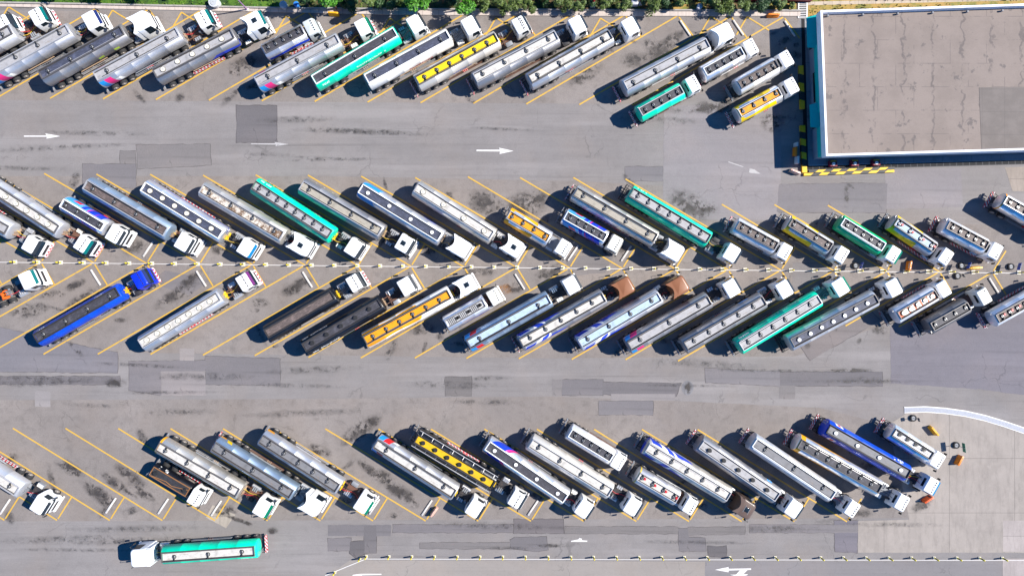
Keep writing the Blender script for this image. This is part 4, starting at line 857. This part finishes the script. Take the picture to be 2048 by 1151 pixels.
for x, y, a, r in STOPS:
    p = P(x, y); o = link("wheel_stop", stop_me, None, (p.x, p.y, .03), R_(a)); tag(o, SN[r][0], "wheel stop", SN[r][1])

def barrier_mesh(L, c, top):
    g = MB(); m = mat("barrier_plastic_" + c, dict(orange=(.72, .2, .01, 1), amber=(.75, .36, .01, 1), red=(.7, .09, .01, 1), white=(.66, .6, .58, 1), pink=(.65, .38, .3, 1))[c], .5, 0, .3, 3)
    prof = [(-.24, 0), (-.24, .18), (-.13, .42), (-.11, .8), (.11, .8), (.13, .42), (.24, .18), (.24, 0)]
    g.loft([[(x, y * k, z * (1 if k == 1 else .97)) for y, z in prof] for x, k in ((-L / 2, .8), (-L / 2 + .05, 1), (L / 2 - .05, 1), (L / 2, .8))])
    for s in (-.5, .5): g.cyl((s * L * .55, 0, .78), (s * L * .55, 0, .83), .07, 10, 1)
    g.box(-L * .3, L * .3, -.135, .135, .5, .6, 1)
    return g.mesh("barrier", [m, CABP['white'] if top else m], 40)
for x, y, L, a, c, tp, lab in [(1868, 861, 1.5, -50, 'amber', 0, "amber plastic barrier standing on the concrete near the slatted white short tanker"),
                              (1919, 920, 1.4, 62, 'orange', 0, "orange plastic barrier beside the green signpost on the concrete"),
                              (1856, 998, 1.4, 32, 'red', 0, "red-orange plastic barrier by the nose of the blue tanker"),
                              (1819, 531, 1.25, 80, 'orange', 1, "orange plastic barrier beside the middle line, left of the signposts"),
                              (1950, 535.5, 1.7, 3, 'amber', 0, "long amber plastic barrier lying along the middle line"),
                              (1590, 343, 1.4, -22, 'pink', 1, "faded pink barrier at the corner of the striped kerb"),
                              (868, 1023, 1.4, 55, 'pink', 0, "faded white and pink barrier at the head of a bottom row bay"),
                              (1547, 30, 1.6, 2, 'orange', 0, "orange plastic barrier on the top pavement near the drain grating"),
                              (667, 27, 1.4, -4, 'amber', 0, "amber plastic barrier on the top pavement under the trees"),
                              (1591, 303, 1.2, 88, 'orange', 0, "orange barrier in the shade against the striped west kerb"),
                              (1595, 320, 1.0, 88, 'white', 0, "white barrier in the shade at the south end of the striped west kerb"),
                              (1593, 289, .55, 88, 'white', 0, "small white block in the shade beside the striped west kerb")]:
    p = P(x, y, .5); o = link("barrier", barrier_mesh(L, c, tp), None, (p.x, p.y, .03), R_(a)); tag(o, lab, "barrier", "plastic barriers")
def signpost(x, y, c, back, w, h, zc_, yaw, lab):
    p = P(x, y); t = empty("signpost", (p.x, p.y, .03)); tag(t, lab, "signpost", "signposts on tyre bases")
    g = MB(); n = 20; rings = []
    for rr, z in ((.3, 0), (.44, .03), (.48, .14), (.44, .25), (.3, .28), (.28, .16), (.05, .16)):
        rings.append([(rr * math.cos(6.2832 * i / n), rr * math.sin(6.2832 * i / n), z) for i in range(n)])
    g.loft(rings); link("tyre_base", g.mesh("tyre_base", [M_TYRE], 40), t)
    g = MB(); g.cyl((0, 0, .16), (0, 0, .22), .28, 16, 0); link("concrete_fill", g.mesh("concrete_fill", M_GREY, 40), t)
    g = MB(); g.cyl((0, 0, .16), (0, 0, zc_ + h / 2 - .03), .035, 8); link("pole", g.mesh("pole", M_GREY, 40), t)
    g = MB(); g.box(.04, .075, -w / 2, w / 2, zc_ - h / 2, zc_ + h / 2, 0, .01); g.box(.0752, .079, -w / 2 + .08, w / 2 - .08, zc_ + .04, zc_ + .1, 1); g.box(.0752, .079, -w / 2 + .12, w / 2 - .25, zc_ - .12, zc_ - .06, 1)
    s = link("sign_plate", g.mesh("sign_plate", [mat("sign_" + back, c, .4), CABP['white']]), t); s.rotation_euler = (0, 0, yaw)
BLU = (.01, .05, .3, 1)
signpost(1710, 531, BLU, 'blue', .9, .6, 1.55, -.35, "blue signpost on a tyre base, leftmost along the middle line")
signpost(1921.5, 531, BLU, 'blue', .9, .6, 1.55, -.4, "blue signpost on a tyre base left of the long amber barrier")
signpost(2020, 533, BLU, 'blue', 1.0, .6, 1.6, -.3, "blue signpost on a tyre base, rightmost along the middle line")
signpost(1913.5, 551.5, (.05, .05, .06, 1), 'dark', .5, .5, 1.3, .6, "dark signpost on a tyre base just below the middle line")
signpost(1825, 835, (.06, .05, .07, 1), 'dark', .5, .5, 1.3, .2, "small dark signpost on a tyre base by the curved drain")
signpost(1911, 889, (.0, .16, .09, 1), 'green', 1.25, .6, 1.6, .12, "green signpost on a tyre base standing on the concrete apron")

# curved steel drain grating at the lower right
M_GRATE = mat("grating_dark", (.16, .17, .21, 1), .5, .5, .4, 4); M_WHK = mat("white_kerb_paint", (.7, .68, .67, 1), .7, 0, .35, 3); M_GSTEEL = mat("grating_steel", (.2, .22, .27, 1), .5, .5, .4, 4); M_GDARK = mat("grating_iron", (.07, .07, .075, 1), .8, 0, .4, 4)
top = [(1808, 813), (1850, 811.5), (1890, 814.5), (1930, 820), (1970, 829), (2010, 841), (2048, 854), (2090, 870), (2130, 888)]
pts = [P(*q) for q in top]; nr = []
for i, q in enumerate(pts):
    d2 = (pts[min(i + 1, len(pts) - 1)] - pts[max(i - 1, 0)]).normalized(); nr.append(Vector((d2.y, -d2.x)))
c0 = pts[0]; dr = empty("drain_grating", (c0.x, c0.y, .02)); tag(dr, "curved white-edged steel drain grating sweeping to the right edge", "drain")
def band(name, o0, o1, z, m, zt=None):
    g = MB(); a = [pts[i] + nr[i] * o0 - c0 for i in range(len(pts))]; b = [pts[i] + nr[i] * o1 - c0 for i in range(len(pts))]
    for i in range(len(pts) - 1):
        g.loft([[(q.x, q.y, 0) for q in (a[i], a[i + 1], b[i + 1], b[i])], [(q.x, q.y, z) for q in (a[i], a[i + 1], b[i + 1], b[i])]])
    return link(name, g.mesh(name, m), dr)
band("grating_bed", .12, .78, .015, M_GRATE); band("edge_kerb", 0, .13, .05, M_WHK); band("edge_kerb", .76, .84, .05, M_WHK)
for i in range(5): band("grating_bar", .22 + .115 * i, .27 + .115 * i, .035, M_GSTEEL)

# ------------------------------------------------------------------ depot building
ZP, ZR = 4.6, 3.8
sw, nw, se = P(1652, 312, ZP), P(1641, 21, ZP), P(2190, 296, ZP); ne = nw + (se - sw) + Vector((0, .12))
bld = empty("depot_building", (sw.x, sw.y, 0)); tag(bld, "flat-roofed depot building with pale concrete roof, white parapet and teal west wall", "building")
Q = [Vector((q.x - sw.x, q.y - sw.y)) for q in (sw, se, ne, nw)]
ux = (Q[1] - Q[0]).normalized(); uy = (Q[3] - Q[0]).normalized()
def inset(d): return [Q[0] + ux * d + uy * d, Q[1] - ux * d + uy * d, Q[2] - ux * d - uy * d, Q[3] + ux * d - uy * d]
M_WALL = mat("wall_render", (.26, .3, .36, 1), .8, 0, .3, 1); M_TEAL = mat("teal_cladding", (.0, .42, .38, 1), .45, 0, .25, 1.5)
g = MB(); g.prism([tuple(q) for q in inset(.42)], 0, ZR - .4); link("wall", g.mesh("wall", M_WALL), bld)
# roof: stained, patched screed
n = N("roof_screed"); n.b.inputs['Roughness'].default_value = .92; n.b.inputs['Specular IOR Level'].default_value = .15
RC = (.232, .193, .172, 1)
x = n.mix(n.math('MULTIPLY', n.ramp(n.noise(.22, 6, .7), .38, .66), .5), RC, dim(RC, .74))
gp = n.tc.outputs['Object']
nz = n.n("ShaderNodeTexNoise"); nz.inputs['Scale'].default_value = .8; nz.inputs['Detail'].default_value = 5; n.l(gp, nz.inputs['Vector'])
va = n.n("ShaderNodeVectorMath", operation='MULTIPLY_ADD'); n.l(nz.outputs['Color'], va.inputs[0]); va.inputs[1].default_value = (2.2, 1.2, 0); n.l(gp, va.inputs[2])
for (bw, rh, ms, am, wp) in ((3.9, 90, .22, .6, True), (4.8, 3.1, .06, .5, False)):
    br = n.n("ShaderNodeTexBrick"); br.offset = 0 if wp else .5; br.inputs['Scale'].default_value = 1; br.inputs['Brick Width'].default_value = bw; br.inputs['Row Height'].default_value = rh
    br.inputs['Mortar Size'].default_value = ms; br.inputs['Mortar Smooth'].default_value = .6; n.l(va.outputs[0] if wp else gp, br.inputs['Vector'])
    k = n.math('MULTIPLY', br.outputs['Fac'], n.math('MULTIPLY', n.ramp(n.noise(.45, 5, .75), .42, .56) if wp else n.ramp(n.noise(.33, 4, .7), .46, .56), am)); x = n.mix(k, x, (.1, .088, .088, 1))
bl = n.math('MULTIPLY', n.ramp(n.noise(.55, 4, .65), .6, .67), .65); x = n.mix(bl, x, (.1, .09, .09, 1))
x = n.mix(n.math('MULTIPLY', n.ramp(n.noise(8, 3), .45, .8), .18), x, dim(RC, .5)); n.base(x); M_ROOF = n.m
rf = inset(.3)
g = MB(); g.prism([tuple(q) for q in inset(.25)], ZR - .4, ZR); roof = link("roof", g.mesh("roof", M_ROOF), bld)
pp = [P(1958, 175, ZR), P(2200, 172, ZR), P(2200, 297, ZR), P(1963, 301, ZR)]; pp = [(q.x - sw.x, q.y - sw.y) for q in pp]
g = MB(); g.prism(pp, ZR + .002, ZR + .02)
n2 = N("roof_felt"); n2.b.inputs['Roughness'].default_value = .9
FC = (.135, .116, .106, 1); x = n2.mix(n2.math('MULTIPLY', n2.ramp(n2.noise(.5, 6, .7), .4, .7), .4), FC, dim(FC, 1.5)); br = n2.n("ShaderNodeTexBrick"); br.offset = 0; br.inputs['Scale'].default_value = 1
br.inputs['Brick Width'].default_value = 3; br.inputs['Row Height'].default_value = 3; br.inputs['Mortar Size'].default_value = .03; n2.l(n2.tc.outputs['Object'], br.inputs['Vector'])
n2.base(n2.mix(n2.math('MULTIPLY', br.outputs['Fac'], .35), x, (.06, .055, .055, 1)))
link("felt_patch", g.mesh("felt_patch", n2.m), roof)
M_PAR = mat("parapet_paint", (.74, .74, .77, 1), .6, 0, .25, 1.2)
oi, ii = [Q[0], Q[1], Q[2], Q[3]], inset(.26); ii = inset(.26)
g = MB()
for i in range(4):
    j = (i + 1) % 4; g.loft([[(*oi[i], z), (*oi[j], z), (*ii[j], z), (*ii[i], z)] for z in (ZR - .45, ZP)])
link("parapet", g.mesh("parapet", M_PAR), bld)
for i in range(8):                     # scupper brackets along the north parapet
    b0 = Q[3] + ux * (1.2 + 4.6 * i) - uy * .42; g = MB(); g.box(b0.x - .09, b0.x + .09, b0.y - .2, b0.y, ZR + .03, ZR + .4); link("downpipe_bracket", g.mesh("downpipe_bracket", M_GREY), bld)
wall0 = Q[0] + ux * .42; hgt = (Q[3] - Q[0]).length
def on_west(y0, y1, d0, d1, z0, z1, name, m):
    a, b = wall0 + uy * y0, wall0 + uy * y1; g = MB()
    g.loft([[(*(a - ux * d1), z), (*(a - ux * d0), z), (*(b - ux * d0), z), (*(b - ux * d1), z)] for z in (z0, z1)]); return link(name, g.mesh(name, m), bld)
k = 1 / S
on_west(.3, 4.3, .0, .3, 2.0, 3.3, "teal_panel", M_TEAL); on_west(6.2, 15.2, .0, .3, 2.0, 3.3, "teal_panel", M_TEAL)
on_west(4.5, 5.9, -.02, .06, .2, 2.4, "west_door", M_FRAME); on_west(15.4, 17.6, -.02, .06, .2, 2.6, "west_door", M_FRAME); on_west(8, 12, -.02, .05, .9, 1.9, "west_window", M_GLASS)
for y0, y1 in ((4.1, 7.6), (14.8, 19.3)):
    a, b = wall0 + uy * y0, wall0 + uy * y1; g = MB()
    g.loft([[(*(a - ux * .02), 2.75 - t), (*(b - ux * .02), 2.75 - t), (*(b - ux * 1.3 - uy * .25), 2.4 - t), (*(a - ux * 1.3 + uy * .25), 2.4 - t)] for t in (.08, 0)]); link("awning", g.mesh("awning", M_TEAL), bld)
# walkways and drain round the building
pav = concrete("building_pavement", (.26, .27, .29, 1), 4, 4)
sheet("pavement", [(1601, 40), (1640, 38), (1656, 320), (2130, 306), (2130, 322), (1620, 334), (1609, 334)], .016, pav)
sheet("drain_channel", [(1602, 35), (1609, 35), (1616, 334), (1608, 334)], .020, mat("drain_dark", (.012, .012, .014, 1), .9))
sheet("kerb_line", [(1618, 330.5), (2130, 317), (2130, 319), (1618, 332.5)], .022, M_WHK)
a0, b0 = P(1612, 336), P(2130, 322); dd = (b0 - a0); Ld = dd.length; dd.normalize()
t = empty("drain_grating", (a0.x, a0.y, .02), math.atan2(dd.y, dd.x)); tag(t, "dark slotted drain grating running along the south side of the building", "drain")
g = MB(); g.box(0, Ld, -.24, .24, 0, .012); link("grating_bed", g.mesh("grating_bed", mat("drain_dark", (0, 0, 0, 1))), t)
g = MB()
for i in range(int(Ld / .9)): g.box(i * .9, i * .9 + .07, -.24, .24, .013, .02)
for s in (-1, 1): g.box(0, Ld, s * .27 - .03, s * .27 + .03, 0, .03)
link("grating_frame", g.mesh("grating_frame", M_GDARK), t)
p = P(1605, 21.5); t = empty("drain_grating", (p.x, p.y, .02), R_(-1)); tag(t, "white-framed drain grating with eight slots at the end of the top pavement", "drain")
g = MB(); g.box(-.5, .5, -1, 1, 0, .02); link("grating_bed", g.mesh("grating_bed", mat("drain_dark", (0, 0, 0, 1))), t)
g = MB()
for s in (-1, 1): g.box(s * .58 - .08, s * .58 + .08, -1.08, 1.08, 0, .08); g.box(-.5, .5, s * 1.04 - .04, s * 1.04 + .04, 0, .08)
for i in range(8): g.box(-.5, .5, -.86 + .24 * i, -.78 + .24 * i, .02, .06)
link("grating_frame", g.mesh("grating_frame", M_WHK), t)
# striped kerbs
M_BLK = mat("kerb_black", (.014, .014, .018, 1), .6, 0, .4, 2, (.06, .05, .05, 1)); M_KY = mat("kerb_yellow", (.68, .42, .005, 1), .6, 0, .4, 2, (.3, .2, .05, 1))
def striped(a, b, wd, hh, nseg, first, lab, skew=.25):
    a, b = P(*a), P(*b); d2 = b - a; L = d2.length; t = empty("striped_kerb", (a.x, a.y, .015), math.atan2(d2.y, d2.x)); tag(t, lab, "kerb", "striped kerbs by the building")
    ws = L / nseg; g = MB()
    for i in range(nseg):
        x0, x1 = i * ws, (i + 1) * ws
        e = lambda x, q: x + (skew * q if 0 < x < L - .01 else 0)
        g.loft([[(e(x0, -1), -wd / 2, z), (e(x1, -1), -wd / 2, z), (e(x1, 1), wd / 2, z), (e(x0, 1), wd / 2, z)] for z in (0, hh)], (i + first) % 2)
    link("painted_block", g.mesh("painted_block", [M_KY, M_BLK]), t)
striped((1600, 133), (1603, 219), .62, .35, 5, 0, "black and yellow striped kerb by the west wall, northern piece", .1)
striped((1603, 252), (1607, 346), .66, .4, 7, 0, "black and yellow striped kerb by the west wall, southern piece", .1)
striped((1606, 349.5), (1786, 342.5), .36, .3, 11, 0, "front striped kerb of black and yellow blocks along the building's south drain", .22)
striped((1615, 343.6), (1786, 337.2), .34, .42, 11, 1, "rear striped kerb of black and yellow blocks along the building's south drain", .22)
for i, (x, y) in enumerate([(1667, 326.5), (1710, 325.5), (1753, 324.5)]):
    p = P(x, y, .6); t = empty("hose_cabinet", (p.x, p.y, .02), R_(1.7)); tag(t, ["leftmost", "middle", "rightmost"][i] + " of the three dark red cabinets with round white dials south of the building", "cabinet", "dark red cabinets south of the building")
    g = MB(); g.box(-.52, .52, -.42, .42, 0, .6, 0, .03); link("cabinet_body", g.mesh("cabinet_body", mat("cabinet_red", (.22, .01, .03, 1), .4), 40), t)
    g = MB(); g.box(-.4, .4, .22, .39, .6, .63); link("top_plate", g.mesh("top_plate", mat("cabinet_yellow", (.5, .3, .02, 1), .5)), t)
    g = MB(); g.box(-.38, .38, -.36, .18, .6, .612); link("dial_plate", g.mesh("dial_plate", mat("cabinet_dark", (.09, .005, .02, 1), .5)), t)
    g = MB(); g.cyl((0, -.08, .6), (0, -.08, .66), .22, 20); g.cyl((0, -.08, .66), (0, -.08, .67), .04, 8, 1); link("dial", g.mesh("dial", [CABP['white'], M_GREY], 40), t)

# ------------------------------------------------------------------ top verge: pavement, kerb, grass, shrubs, trees
yk = [(-80, 6), (0, 8), (150, 10.5), (420, 16), (560, 19), (800, 21), (1200, 23), (1600, 24)]      # back edge of the pavement
yf = [(1600, 33), (1200, 33), (800, 30.5), (560, 25), (420, 22.5), (150, 17), (0, 14), (-80, 13)]
def raised(name, poly, z, m):
    ps = [P(*q) for q in poly]; c = ps[0]; g = MB(); g.prism([(q.x - c.x, q.y - c.y) for q in ps], 0, z); return structure(name, g.mesh(name, m), (c.x, c.y, .003))
raised("pavement", yk + yf, .13, M_KERB)
for (a, b) in zip(yk[:-1], yk[1:]):
    a, b = P(*a), P(*b); dv = (b - a); t = structure("kerb", None) if False else None
g = MB(); pk = [P(*q) for q in yk]; c = pk[0]
for a, b in zip(pk[:-1], pk[1:]):
    nn = (b - a).normalized(); nn = Vector((-nn.y, nn.x)) * .2
    g.loft([[((a - c).x, (a - c).y, z), ((b - c).x, (b - c).y, z), ((b - c + nn).x, (b - c + nn).y, z), ((a - c + nn).x, (a - c + nn).y, z)] for z in (0, .32)])
structure("kerb", g.mesh("kerb", mat("kerb_concrete", (.3, .28, .26, 1), .9, 0, .5, 2)), (c.x, c.y, .004))
def green_mat(name, a, b, c2=None):
    n = N(name); n.b.inputs['Roughness'].default_value = .8
    x = n.mix(n.ramp(n.noise(.9, 5, .7), .35, .65), a, b); 
    if c2: x = n.mix(n.ramp(n.noise(.35, 5, .7), .45, .6), x, c2)
    n.base(n.mix(n.math('MULTIPLY', n.ramp(n.noise(6, 4, .7), .4, .7), .5), x, dim(a, .5))); n.bump(n.noise(12, 3), .6, .05); return n.m
M_GRASS = green_mat("grass", (.035, .10, .005, 1), (.085, .17, .008, 1), (.015, .045, .006, 1))
M_DRY = green_mat("dry_grass", (.38, .22, .06, 1), (.3, .22, .04, 1), (.13, .15, .02, 1))
M_SOIL = green_mat("planting_soil", (.035, .05, .012, 1), (.06, .075, .012, 1), (.14, .075, .03, 1))
sheet("grass", [(-80, 6), (0, 8), (150, 10.5), (420, 16), (560, 19), (560, -200), (-80, -200)], .012, M_GRASS)
sheet("soil", [(560, 19), (800, 21), (1200, 23), (1595, 24), (1595, -200), (560, -200)], .012, M_SOIL)
sheet("dry_grass", [(1325, 2), (1415, 2), (1412, 22.5), (1328, 22.5)], .016, M_DRY); sheet("dry_grass", [(1530, 4), (1592, 5), (1592, 23), (1535, 23)], .016, M_DRY)
sheet("dry_grass", [(1616, 34), (1640, 36), (2130, 20), (2130, -200), (1616, -200)], .012, M_DRY)
sheet("pavement", [(1616, 4), (2130, -9), (2130, -1), (1616, 11)], .018, concrete("tan_paving", (.46, .38, .3, 1), 1.2, 1.2))
sheet("drain_channel", [(1616, 36), (1640, 34), (1640, 46), (1610, 46)], .018, M_KERB)
def leaf_mesh(name, R, hz, n, sz, m, seed, lumps=7):
    rs = random.Random(seed); g = MB(); cs = []
    for i in range(lumps):
        a = rs.uniform(0, 6.283); q = rs.uniform(.1, .72) * R; cs.append((q * math.cos(a), q * math.sin(a), rs.uniform(-.5, .6) * hz, rs.uniform(.28, .55) * R))
    for i in range(n):
        cx, cy, cz, cr = rs.choice(cs)
        d2 = Vector((rs.gauss(0, 1), rs.gauss(0, 1), rs.gauss(0, 1))).normalized() * cr * (rs.random() ** .35)
        p = Vector((cx, cy, cz)) + Vector((d2.x, d2.y, d2.z * hz / R * 1.2))
        nv = (d2.normalized() + Vector((rs.gauss(0, .5), rs.gauss(0, .5), rs.gauss(0, .5) + .5))).normalized()
        u = nv.orthogonal().normalized(); u = (Matrix.Rotation(rs.uniform(0, 6.28), 3, nv) @ u); v = nv.cross(u); s = sz * rs.uniform(.6, 1.3)
        g.add([p - u * s, p - v * s * .5, p + u * s, p + v * s * .5], [(0, 1, 2, 3)], rs.randrange(3) if rs.random() < .8 else 0)
    return g.mesh(name, m)
def leafmats(nm, c): return [mat(nm, c, .6, 0, .3, 1.5), mat(nm + "_light", (c[0] * 1.5, c[1] * 1.35, c[2] * 1.2, 1), .6, 0, .2, 1.5), mat(nm + "_deep", dim(c, .55), .6, 0, .3, 1.5)]
LM = dict(bright=leafmats("bright_leaf", (.055, .20, .008, 1)), olive=leafmats("olive_leaf", (.075, .12, .018, 1)), deep=leafmats("deep_leaf", (.02, .06, .012, 1)))
def plant(kind, px, py, z, R, hz, c, nleaf, sz, seed, lab, grp):
    q = P(px, py, z); t = empty(kind, (q.x, q.y, .012)); tag(t, lab, "tree" if kind == "tree" else "shrub", grp)
    g = MB(); rs = random.Random(seed); g.cyl((0, 0, 0), (.05, .03, z - hz * .2), .14 if kind == 'tree' else .07, 8, 0, .07 if kind == 'tree' else .04)
    for i in range(5):
        a = 1.257 * i + rs.random(); g.cyl((.03, .02, z - hz * .5), (R * .55 * math.cos(a), R * .55 * math.sin(a), z + hz * .1), .05, 6, 0, .02)
    link("trunk", g.mesh("trunk", mat("bark", (.1, .07, .045, 1), .9), 50), t)
    cr = link("crown", leaf_mesh("crown", R, hz, nleaf, sz, LM[c], seed), t, (0, 0, z))
for i, (px, R) in enumerate([(597, 1.6), (657, 1.9), (735, 1.6), (835, 2.2), (880, 1.5), (928, 2.2)]):
    plant("tree", px, [-16, -8, -8, -7, -22, -7][i], 4.2, R, 1.5, ['deep', 'bright', 'olive', 'bright', 'deep', 'bright'][i], 2600, .17, 40 + i,
          ["dark green tree by the blue bin at the top edge", "bright green tree above the amber barrier at the top edge", "olive tree between two bright green trees at the top edge", "bright green tree above the long green tanker's cab", "dark tree between two bright green trees at the top edge", "bright green tree above the cream tanker's cab"][i], "trees along the top verge")
for i, px in enumerate([60, 150, 245, 330, 450, 540]):
    plant("tree", px + 50, -52, 4.0, 1.8, 1.4, 'deep', 1800, .18, 300 + i, "dark tree behind the grass strip at the top left, mostly above the frame", "trees behind the grass strip")
SH = [(966, 15, .9), (999, 11, 1.25), (1029, 11, 1.2), (1056, 11, 1.1), (1122, 10, 1.35), (1156, 9, .95), (1213, 9, .95), (1247, 9, 1.0), (1307, 12, 1.4), (1357, 4, 1.0), (1428, 8, 1.1), (1457, 11, 1.4), (1488, 9, 1.1), (1520, 12, 1.1), (1563, 6, .8), (786, 8, 1.0), (700, 8, 1.1), (1584, 10, .5)]
SL = ["narrow olive shrub overhanging the pavement above the yellow-topped tanker", "olive shrub right of the narrow shrub above the yellow-topped tanker", "olive shrub in the middle of the clump above the yellow-topped tanker", "olive shrub at the right end of the clump left of the wide brown gap",
      "large olive shrub right of the wide brown gap at the top edge", "small olive shrub left of the red and white post", "small olive shrub right of the red and white post", "olive shrub left of the white boxes at the top edge", "large olive shrub right of the white boxes, leaning over the pavement",
      "low olive shrub left of the white drum at the top edge", "olive shrub right of the white drum at the top edge", "largest olive shrub of the clump right of the white drum", "olive shrub at the right side of the clump past the white drum", "dark green shrub above the orange barrier on the top pavement",
      "small shrub near the drain grating at the top edge", "dark shrub between the olive tree and a bright green tree", "low dark shrub right of the amber barrier on the top pavement", "tiny shrub beside the slotted drain grating"]
for i, (px, py, R) in enumerate(SH):
    plant("shrub", px, py, 1.5 if R > .6 else .5, R * 1.1, .9 if R > .6 else .35, 'deep' if i in (13, 15, 16) else 'olive', 1500 if R > .6 else 500, .13, 70 + i, SL[i], "shrubs along the top verge")
for i, px in enumerate([620, 690, 765, 800, 860, 905, 955, 1090, 1190, 1232, 1285, 1335, 1375, 1405, 1540]):
    plant("shrub", px, -6 + (i * 7) % 9, 1.1, 1.1 + .1 * (i % 3), .8, 'deep' if i % 3 else 'olive', 1100, .14, 200 + i, "low dark shrub filling the planting bed behind the front shrubs at the top edge", "background shrubs in the planting bed")
g = MB(); rs = random.Random(3)
for i in range(5200):                   # tufts of grass and weeds on the verge
    px = rs.choice([rs.uniform(-20, 560), rs.uniform(560, 1600), rs.uniform(1620, 2060)]); top_ = 8 + .018 * px if px < 600 else (21 if px < 1600 else 6)
    q = P(px, rs.uniform(-60, top_ - 2 if px < 1600 else 34 - (px - 1620) * .033)); hh = rs.uniform(.1, .4); a = rs.uniform(0, 3.14)
    if px > 1600 and 2 < (575.5 - q.y * S) < 10: continue
    dx, dy = .09 * math.cos(a), .09 * math.sin(a); mi = rs.randrange(2) if px < 1600 else 2
    g.add([(q.x - dx, q.y - dy, .01), (q.x + dx, q.y + dy, .01), (q.x + dx * .6 + rs.uniform(-.2, .2), q.y + dy + rs.uniform(-.2, .2), hh)], [(0, 1, 2)], mi)
o = link("grass_tufts", g.mesh("grass_tufts", [LM['bright'][0], LM['olive'][1], mat("straw", (.3, .24, .05, 1), .8)])); o['kind'] = 'stuff'; o['label'] = "grass and weed tufts on the top verge"
# small things on the verge
def drum(px, py, r, hh, c, lid, lab, name="drum"):
    q = P(px, py, hh); t = empty(name, (q.x, q.y, .012)); tag(t, lab, name)
    g = MB(); g.cyl((0, 0, 0), (0, 0, hh * .9), r * .92, 18, 0, r); g.cyl((0, 0, hh * .9), (0, 0, hh * .94), r * 1.05, 18); link("body", g.mesh("body", mat("drum_" + lid, c, .4), 40), t)
    g = MB(); g.cyl((0, 0, hh * .94), (0, 0, hh), r * .8, 18, 0, r * .7); g.cyl((0, 0, hh), (0, 0, hh + .05), .08, 8); link("lid", g.mesh("lid", mat("lid_" + lid, dim(c, .8), .4), 40), t)
drum(592, 8, .36, .9, (.03, .2, .6, 1), 'blue', "round blue bin under the trees at the top edge", "bin")
drum(566, 9, .5, .8, (.5, .5, .52, 1), 'grey', "pale grey drum left of the blue bin")
drum(1400, 12, .36, .9, (.6, .6, .62, 1), 'white', "white drum with round lid among the shrubs")
drum(427, 3, .7, 1.0, (.5, .52, .55, 1), 'tank', "large grey drum on the grass at the top left")
def box_thing(px, py, w2, l2, hh, c, lab, name):
    q = P(px, py, hh); t = empty(name, (q.x, q.y, .012)); tag(t, lab, name.replace('_', ' '))
    g = MB(); g.box(-w2, w2, -l2, l2, 0, hh, 0, .05); link("body", g.mesh("body", mat(name + "_paint", c, .5), 40), t); g = MB(); g.box(-w2 * .7, w2 * .7, -l2 * .7, l2 * .7, hh, hh + .03); link("lid", g.mesh("lid", mat(name + "_lid", dim(c, .7), .5), 40), t)
box_thing(1270, 3, .45, .4, .9, (.6, .6, .64, 1), "white box among the shrubs at the top edge", "utility_box")
box_thing(1282, 4, .25, .25, .7, (.4, .45, .55, 1), "small bluish box beside the white box at the top edge", "meter_box")
q = P(1185, 12); t = empty("marker_post", (q.x, q.y, .012)); tag(t, "red and white marker post among the shrubs at the top edge", "marker post")
g = MB(); g.cyl((0, 0, 0), (0, 0, 1.5), .16, 10, 0); g.cyl((0, 0, 1.5), (0, 0, 2.3), .16, 10, 1); link("post", g.mesh("post", [CABP['white'], M_REDP], 40), t)
g = MB(); g.box(-.35, .35, -.35, .35, 0, .25, 0, .05); link("base", g.mesh("base", M_STOP, 40), t)
q = P(495, 20); t = empty("mauve_post", (q.x, q.y, .012)); tag(t, "slim mauve post standing at the grass edge near the top left", "post")  # plain post on a base, carries no lamp
g = MB(); g.cyl((0, 0, 0), (0, 0, 4.2), .1, 10, 0, .07); link("pole", g.mesh("pole", mat("mauve_paint", (.3, .16, .34, 1), .4), 40), t)
g = MB(); g.box(-.22, .22, -.22, .22, 0, .2, 0, .03); link("base", g.mesh("base", M_STOP, 40), t)
a0, b0 = P(940, -6), P(1620, 3); dv = b0 - a0
t = empty("garden_wall", (a0.x, a0.y, .01), math.atan2(dv.y, dv.x)); tag(t, "low maroon wall behind the shrubs at the top edge", "wall")
g = MB(); g.box(0, dv.length, -.15, .15, 0, .7); link("wall_body", g.mesh("wall_body", mat("maroon_render", (.12, .012, .02, 1), .8), 40), t)
g = MB(); g.box(-.04, dv.length + .04, -.2, .2, .7, .76); link("coping", g.mesh("coping", mat("maroon_coping", (.16, .03, .03, 1), .7)), t)
